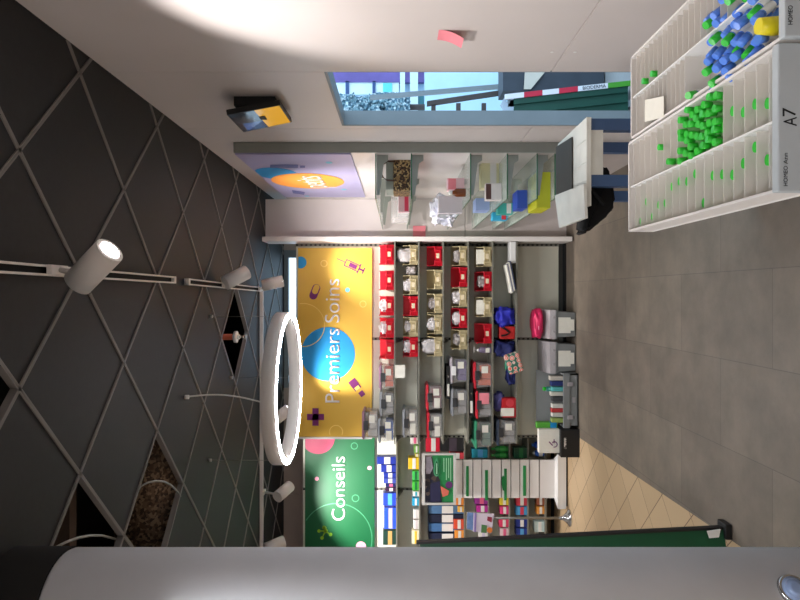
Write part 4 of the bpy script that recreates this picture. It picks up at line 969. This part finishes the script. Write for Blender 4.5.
bx(L0-.02, L1+.02, .0, .45, .2, .22).build('lower_shelf', PLANK, ct)
# mat and tilted board on it
b = B(); q0 = [(573, 137), (573, 193), (557.5, 195), (557, 147)]
def onplane(x, y, z): Y = (VX-x)*F/(z-HC)/F; Y = (z-HC)*F/(VX-x); return Vector((X_(y, Y), Y, z))
pts = [onplane(x, y, zc+.001) for x, y in q0]; c_ = sum(pts, Vector())/4
b.prism([p-c_ for p in pts], (0, 0, .006)); tag(b.build('rubber_mat', DARKPAN, loc=c_), 'dark grey mat lying on the worn white cart', 'mat')
b = B(); pts = [onplane(x, y, zc) for x, y in ((588.5, 184), (590, 218), (563.5, 228), (559, 195.5))]; c_ = sum(pts, Vector())/4
b.prism([p-c_ for p in pts], (0, 0, .012)); tb = tag(b.build('white_board', PLANK, loc=c_+Vector((0, 0, .0085))), 'worn white board lying across the left end of the cart', 'board')
t = thing('black_bag', (xc0-.02, YC0+.06, zc-.04), 'black cloth bag hanging on the left side of the cart', 'bag')
hull = [(587, 174), (594, 164), (606, 163), (613, 174), (617, 203), (611, 214), (598, 224), (588, 233), (583.5, 231), (587, 205)]
b = B(); b.prism([P(x, y, YC0+.06)-t.location for x, y in hull], (0, .14, 0)); bmesh.ops.bevel(b.bm, geom=b.bm.edges[:], offset=.018, segments=3, affect='EDGES'); b.build('bag_body', BLACKF, t, smooth=True)
B().tube([P(588, 178, YC0+.05)-t.location, P(592, 190, YC0+.048)-t.location, P(604, 205, YC0+.052)-t.location], .008).build('strap', BLACKF, t)

# ------------------------------------------------------------------ pharmacy drawers in the foreground
YF_, YD = 1.9, 1.16; zd = HC-.70
def drawer(x0, x1, label, shift=0., texts=()):
    t = thing('medicine_tray', ((x0+x1)/2, YD+shift, zd-.075), label, 'tray', 'white medicine trays')
    w_ = (x1-x0)/2; l = YF_-YD; e = .006; hh = .075
    B().box(-w_, w_, .004, l, 0, .004).box(-w_, -w_+e, .004, l, .03, hh).box(w_-e, w_, .004, l, .03, hh).box(-w_+.002, -w_+e, .004, l, .0, .03).box(w_-e, w_-.002, .004, l, .0, .03).box(-w_, w_, l-e, l, 0, hh).build('tray', WHITEM, t)
    bx(-.002, .002, .01, l-e, .004, hh-.004).build('centre_divider', WHITE, t)
    B().box(-w_-.001, w_+.001, -.016, .004, -.06, hh+.004, bev=.003).build('front', mat('grey_white_front', (186, 192, 194), .5), t)
    for s_ in (-w_+.01, w_-.03): bx(s_, s_+.02, l, l+.012, .02, .06, bev=.004).build('end_clip', ACRYL, t)
    return t, w_
dxa0, dxa1 = X_(232, YF_), X_(143, YF_)
d1, w1 = drawer(dxa0, dxa1, 'left white divider tray marked A7 with green capped tubes')
dxb0, dxb1 = X_(141, YF_), X_(60, YF_)
d2, w2 = drawer(dxb0, dxb1, 'right white divider tray with blue tubes and a paper slip', -.02)
def dividers(d, side, w_, spans, step=.042):
    for y0, y1 in spans:
        y = y0
        while y < y1:
            a, c_ = (-w_+.007, -.003) if side < 0 else (.003, w_-.007)
            bx(a, c_, y, y+.0016, .0045, .068).build('divider', TRANSL, d); y += step
dividers(d1, -1, w1, [(.03, .72)]); dividers(d1, 1, w1, [(.03, .2), (.42, .72)])
dividers(d2, -1, w2, [(.40, .72)], .026); dividers(d2, 1, w2, [(.2, .72)], .03)
Mt = Matrix(((1,0,0,0),(0,0,-1,0),(0,1,0,0),(0,0,0,1)))
INK = mat('black_ink', (24, 26, 28), .7)
def ptxt(d, s, x0, y, yn, wpx, hpx, name='lettering'):
    Y = YD-.0165+(d.location.y-YD); p = P(x0, y, Y)-d.location
    text(s, wpx/F*Y, Matrix.Translation((p.x, -.0165, p.z)) @ Mt, INK, name, d, .0006, hpx/F*Y)
ptxt(d1, 'A', 796.5, 126, 0, 9, 13); ptxt(d1, '7', 795.5, 116.3, 0, 8.5, 13)
ptxt(d1, 'HOMEO', 787.5, 186, 0, 20, 4); ptxt(d1, 'Ann', 787.5, 164, 0, 11, 4)
ptxt(d2, 'HOMEO', 792.5, 24.5, 0, 19, 4.5)
# stand that carries the drawers
st = thing('drawer_stand', (.6, 1.5, 0), 'white stand carrying the medicine drawers', 'stand')
bx(dxa0-.6+.006, dxb1-.6, 1.17-1.5, .41, zd-.092, zd-.0762).build('support_plate', WHITEM, st)
bx(-.07, .1, -.25, .3, .04, zd-.092).build('pedestal', WHITEM, st)
bx(-.09, .12, -.3, .35, 0, .04).build('foot', WHITEM, st)
# tubes
def tube0(cap, body, label, band=None, r=.0085, ln=.072):
    t = thing('medicine_tube', (0, 0, -6), label, 'tube', '')
    B().cyl((0, 0, 0), (0, 0, ln*.72), r*.92, seg=12).build('body', body, t)
    B().cyl((0, 0, ln*.72), (0, 0, ln), r, seg=12).build('cap', cap, t)
    if band: B().cyl((0, 0, ln*.3), (0, 0, ln*.68), r*.95, seg=12, cap=False).build('label_band', band, t)
    return t
LG = 'green capped medicine tube standing among others in the left tray'
zf = zd-.0705
src = None; n_ = 0
for j in range(7):
    for i in range(5):
        x = dxa0+w1+.013+i*.0245+(j % 2)*.006; y = YD+.225+j*.028
        if x > dxa1-.018: continue
        if src is None:
            src = tube0(TUBEG, TUBEGB, LG); src['group'] = 'green capped tubes in the left tray'; o_ = src
        else:
            o_ = src.copy(); COL.objects.link(o_)
            for ch in src.children: c2 = ch.copy(); COL.objects.link(c2); c2.parent = o_
        o_.location = (x, y, zf); o_.rotation_euler = (random.uniform(-.12, .12), random.uniform(-.12, .12), 0); n_ += 1
for k, (xx, yy) in enumerate(((dxa0+w1+.02, YD+.445), (dxa0+w1+.07, YD+.50), (dxb0+w2+.02, YD+.55), (dxb0+w2+.02, YD+.61))):
    o_ = src.copy(); COL.objects.link(o_)
    for ch in src.children: c2 = ch.copy(); COL.objects.link(c2); c2.parent = o_
    o_.location = (xx, yy+.016, zf); o_.rotation_euler = (0, 0, 0); del o_['group']
    o_['label'] = ['single green capped tube just behind the green cluster in the left tray', 'lone green capped tube further back in the left tray', 'nearer green capped tube at the far end of the right tray', 'farthest green capped tube at the end of the right tray'][k]
LGR = 'green tube standing between frosted dividers of the left tray'
for k in range(22):
    o_ = src.copy(); COL.objects.link(o_)
    for ch in src.children: c2 = ch.copy(); COL.objects.link(c2); c2.parent = o_
    y = YD+.03+.042*(k % 16)+.02
    if y > YF_-.03: y = YD+.05
    o_.location = (dxa0+random.uniform(.02, .11) if k < 16 else dxa0+w1+random.uniform(.04, .12), y if k < 16 else YD+.05+.042*(k-16), zf); o_.rotation_euler = (0, 0, 0); o_.scale = (1.3, 1.0, .78); o_['label'] = LGR; o_['group'] = 'green tubes between the dividers'
LB = 'blue medicine tube with white label leaning in the heap of the right tray'
srcb = None
for j in range(6):
    for i in range(8):
        x = dxb0+.05+i*.026+.01*(j % 2); y = YD+.09+j*.036
        if x > dxb1-.02: continue
        g_ = (i*3+j*5) % 4 == 0
        if srcb is None:
            srcb = tube0(TUBEG, TUBEB, LB, WHITE, .0092, .085); srcb['group'] = 'blue tubes in the right tray'; o_ = srcb
            srcw = tube0(mat('pale_blue_cap', (90, 136, 226), .3), TUBEB, LB, WHITE, .0092, .085); srcw['group'] = 'blue tubes in the right tray'; srcw.location = (x, y, zf+.004); srcw.rotation_euler = (.5, -.3, 0); continue
        s_ = srcb if g_ else srcw
        o_ = s_.copy(); COL.objects.link(o_)
        for ch in s_.children: c2 = ch.copy(); COL.objects.link(c2); c2.parent = o_
        o_.location = (x, y, zf+.006); o_.rotation_euler = (.1+random.uniform(-.2, .15), -.8+random.uniform(-.12, .2), 0)
srcb.location = (dxb0+.03, YD+.36, zf+.006); srcb.rotation_euler = (.4, -.3, 0)
for q in (srcb, srcw):
    pass
t = thing('yellow_tube', (dxb0+.045, YD+.03, zf), 'yellow capped tube behind the front of the right tray', 'tube')
B().cyl((0, 0, 0), (0, 0, .05), .016, seg=16).build('body', YCAP, t); B().cyl((0, 0, .05), (0, 0, .085), .018, .015, seg=16).build('cap', YCAP, t)
pts = [onplane(x, y, zf+.0) for x, y in ((645, 100), (664, 96), (664, 117), (645, 122))]; c_ = sum(pts, Vector())/4
b = B(); pz = [Vector((p.x, p.y, zf+.071)) for p in [onplane(x, y, zf+.071) for x, y in ((645, 100), (664, 96), (664, 117), (645, 122))]]; c_ = sum(pz, Vector())/4
b.prism([p-c_ for p in pz], (0, 0, .0008)); tag(b.build('paper_slip', PAPER, loc=c_), 'white paper slip lying on the dividers of the right tray', 'paper')

# ------------------------------------------------------------------ outside the doorway
struct('ground', bx(XR+WT+.001, 6, 1.5, 12, -.06, -.01), mat('outdoor_paving', (150, 150, 150), .8), 'grey paving outside the doorway')
YO = 9.3
sf = thing('shopfront', (X_(90, YO), YO, -.01), 'pale blue shopfront with purple panel across from the doorway', 'shopfront')
o = sf.location
def ob_(name, x0, x1, y0, y1, Y, d, m, root=sf):
    return bx(X_(y1, Y)-root.location.x, X_(y0, Y)-root.location.x, Y-root.location.y, Y-root.location.y+d, Z_(x1, Y)-root.location.z, Z_(x0, Y)-root.location.z).build(name, m, root)
SKYW = mat('pale_blue_glazing', (196, 228, 246), .4, var=.04); WFR = mat('white_frame', (226, 240, 248), .5)
bx(-1.2, 1.6, 0, .2, 0, 3.2).build('glazed_wall', SKYW, sf)
ob_('purple_panel', 333, 424, 40, 82, YO-.1, .08, mat('purple_panel', (112, 92, 160), .5, var=.2, scale=3))
ob_('poster', 336, 399, 81.5, 94, YO-.08, .06, mat('white_poster', (226, 240, 246), .6))
ob_('poster', 383, 392, 83, 92, YO-.09, .01, mat('turquoise_poster', (110, 220, 226), .6))
ob_('mullion', 345.5, 349, 81, 94, YO-.1, .02, mat('dark_blue_mullion', (52, 80, 130), .5)); ob_('mullion', 372.5, 375.5, 81, 94, YO-.1, .02, mat('dark_blue_mullion', ()))
ob_('teal_panel', 418, 424, 95, 116, YO-.1, .05, mat('teal_panel', (60, 120, 130), .5)); ob_('teal_panel', 405, 410, 95, 116, YO-.1, .05, mat('teal_panel', ()))
for x0, x1 in ((400, 405), (410, 418), (424.5, 428)): ob_('frame_bar', x0, x1, 40, 118, YO-.14, .03, WFR)
ob_('low_wall', 425, 640, 52, 118, 8.2, .06, SKYW)
hb = thing('hedge', (X_(105, 8.4), 8.5, -.01), 'mottled grey green hedge on the left of the doorway view', 'hedge')
b = B()
for k in range(24):
    b.blob((random.uniform(-.1, .07), random.uniform(-.1, .1), 1.72+(k%8)*.115), (.09, .12, .1), .35, 60+k, 4, freq=14)
b.build('foliage', LEAVES, hb)
B().cyl((0, 0, 0), (0, 0, 1.75), .04).build('stem', WOODD, hb)
def slant(name, pts, Y, d, m, root):
    b = B(); b.prism([P(x, y, Y)-root.location for x, y in pts], (0, d, 0)); return b.build(name, m, root)
hp_ = thing('metal_rail', P(600, 70, 6.2), 'slanting grey blue metal rail outside the doorway', 'rail')
slant('rail_bar', [(370, 95), (370, 98.5), (505, 87), (505, 83.5)], 6.2, .06, FRAME, hp_)
slant('rail_post', [(498, 84), (505, 84), (568, 84), (568, 88), (498, 88)], 6.25, .06, FRAME, hp_)
ld = thing('ladder', P(592, 82, 5.6), 'dark wooden ladder leaning outside the doorway', 'ladder')
slant('stile', [(427, 101), (427, 105.5), (592, 81), (592, 76.5)], 5.6, .04, WOODD, ld)
slant('stile', [(427, 135), (427, 139.5), (592, 115), (592, 110.5)], 5.6, .04, WOODD, ld)
for x in (433.5, 458.5, 484, 510): slant('rung', [(x-2.2, 103), (x+2.2, 103), (x+2.2, 136), (x-2.2, 136)], 5.61, .03, WOODD, ld)
gbn = thing('grey_container', (X_(76, 5.3), 5.3, -.01), 'dark slate container behind the green tarpaulin outside', 'container')
ob_('container_body', 503, 604, 40, 91, 5.3, .25, mat('slate_metal', (60, 66, 76), .6, var=.15), gbn)
slant('cream_flap', [(524, 89), (525, 72), (545, 72), (531, 89)], 5.27, .01, mat('cream_sheet', (214, 204, 190), .6), gbn)
hk = thing('white_bollard', (X_(104, 4.72), 4.72, -.01), 'pale grey pointed post at the edge of the green tarpaulin', 'post')
b = B(); b.prism([P(x, y, 4.72)-hk.location for x, y in ((506, 113), (501, 104), (504, 98), (509, 104), (512, 97), (514, 100), (514, 113))], (0, .04, 0)); b.build('post_head', mat('pale_grey_post', (170, 182, 196), .5), hk)
bx(-.02, .03, .0, .03, 0, Z_(508, 4.72)+.01).build('post_shaft', FRAME, hk)
gt = thing('tarpaulin_cover', P(612, 95, 4.7), 'green tarpaulin cover with red and white edge band outside the doorway', 'cover')
YG2 = 4.7
fold = [(100-10*i/9*0, 0) for i in range(2)]
b = B()
for k in range(6):
    y0 = 98.5+k*5; dy = 12.5
    b.prism([P(514, y0, YG2+.015*(k % 2))-gt.location, P(514, y0+5.9, YG2+.015*(k % 2))-gt.location, P(628, y0+5.9-dy, YG2+.015*(k % 2))-gt.location, P(628, y0-dy, YG2+.015*(k % 2))-gt.location], (0, .1, 0))
b.build('cover_sheet', GREENT, gt)
def band(x0, x1, m, name='edge_band', Yb_=YG2-.01):
    f = lambda x: 94-(x-514)*.11
    slant(name, [(x0, f(x0)-.8), (x0, f(x0)+4.3), (x1, f(x1)+4.3), (x1, f(x1)-.8)], Yb_, .02, m, gt)
BW = mat('band_white', (226, 224, 230), .5); BR = mat('band_red', (196, 30, 60), .5)
band(505, 524, BW); band(524, 542.5, BR, 'red_block'); band(542.5, 559, BW); band(559, 578, BR, 'red_block'); band(578, 608, BW); band(608, 640, mat('band_green', (70, 150, 40), .5), 'green_block')
pA, pB = P(583, 94-(583-514)*.11+3.4, YG2-.0135)-gt.location, P(606, 94-(606-514)*.11+3.4, YG2-.0135)-gt.location
dx_ = (pB-pA); ex = dx_.normalized(); ey = Vector((0, -1, 0)).cross(ex).normalized()
M4 = Matrix(((ex.x, ey.x, 0, pA.x), (ex.y, ey.y, -1, pA.y), (ex.z, ey.z, 0, pA.z), (0, 0, 0, 1)))
text('BIODERMA', dx_.length, M4, INK, 'lettering', gt, .001)

# ------------------------------------------------------------------ colour management
sc.view_settings.view_transform = 'Standard'; sc.view_settings.look = 'None'
sc.view_settings.gamma = 1; sc.view_settings.use_curve_mapping = False
sc.view_settings.exposure = 0.8
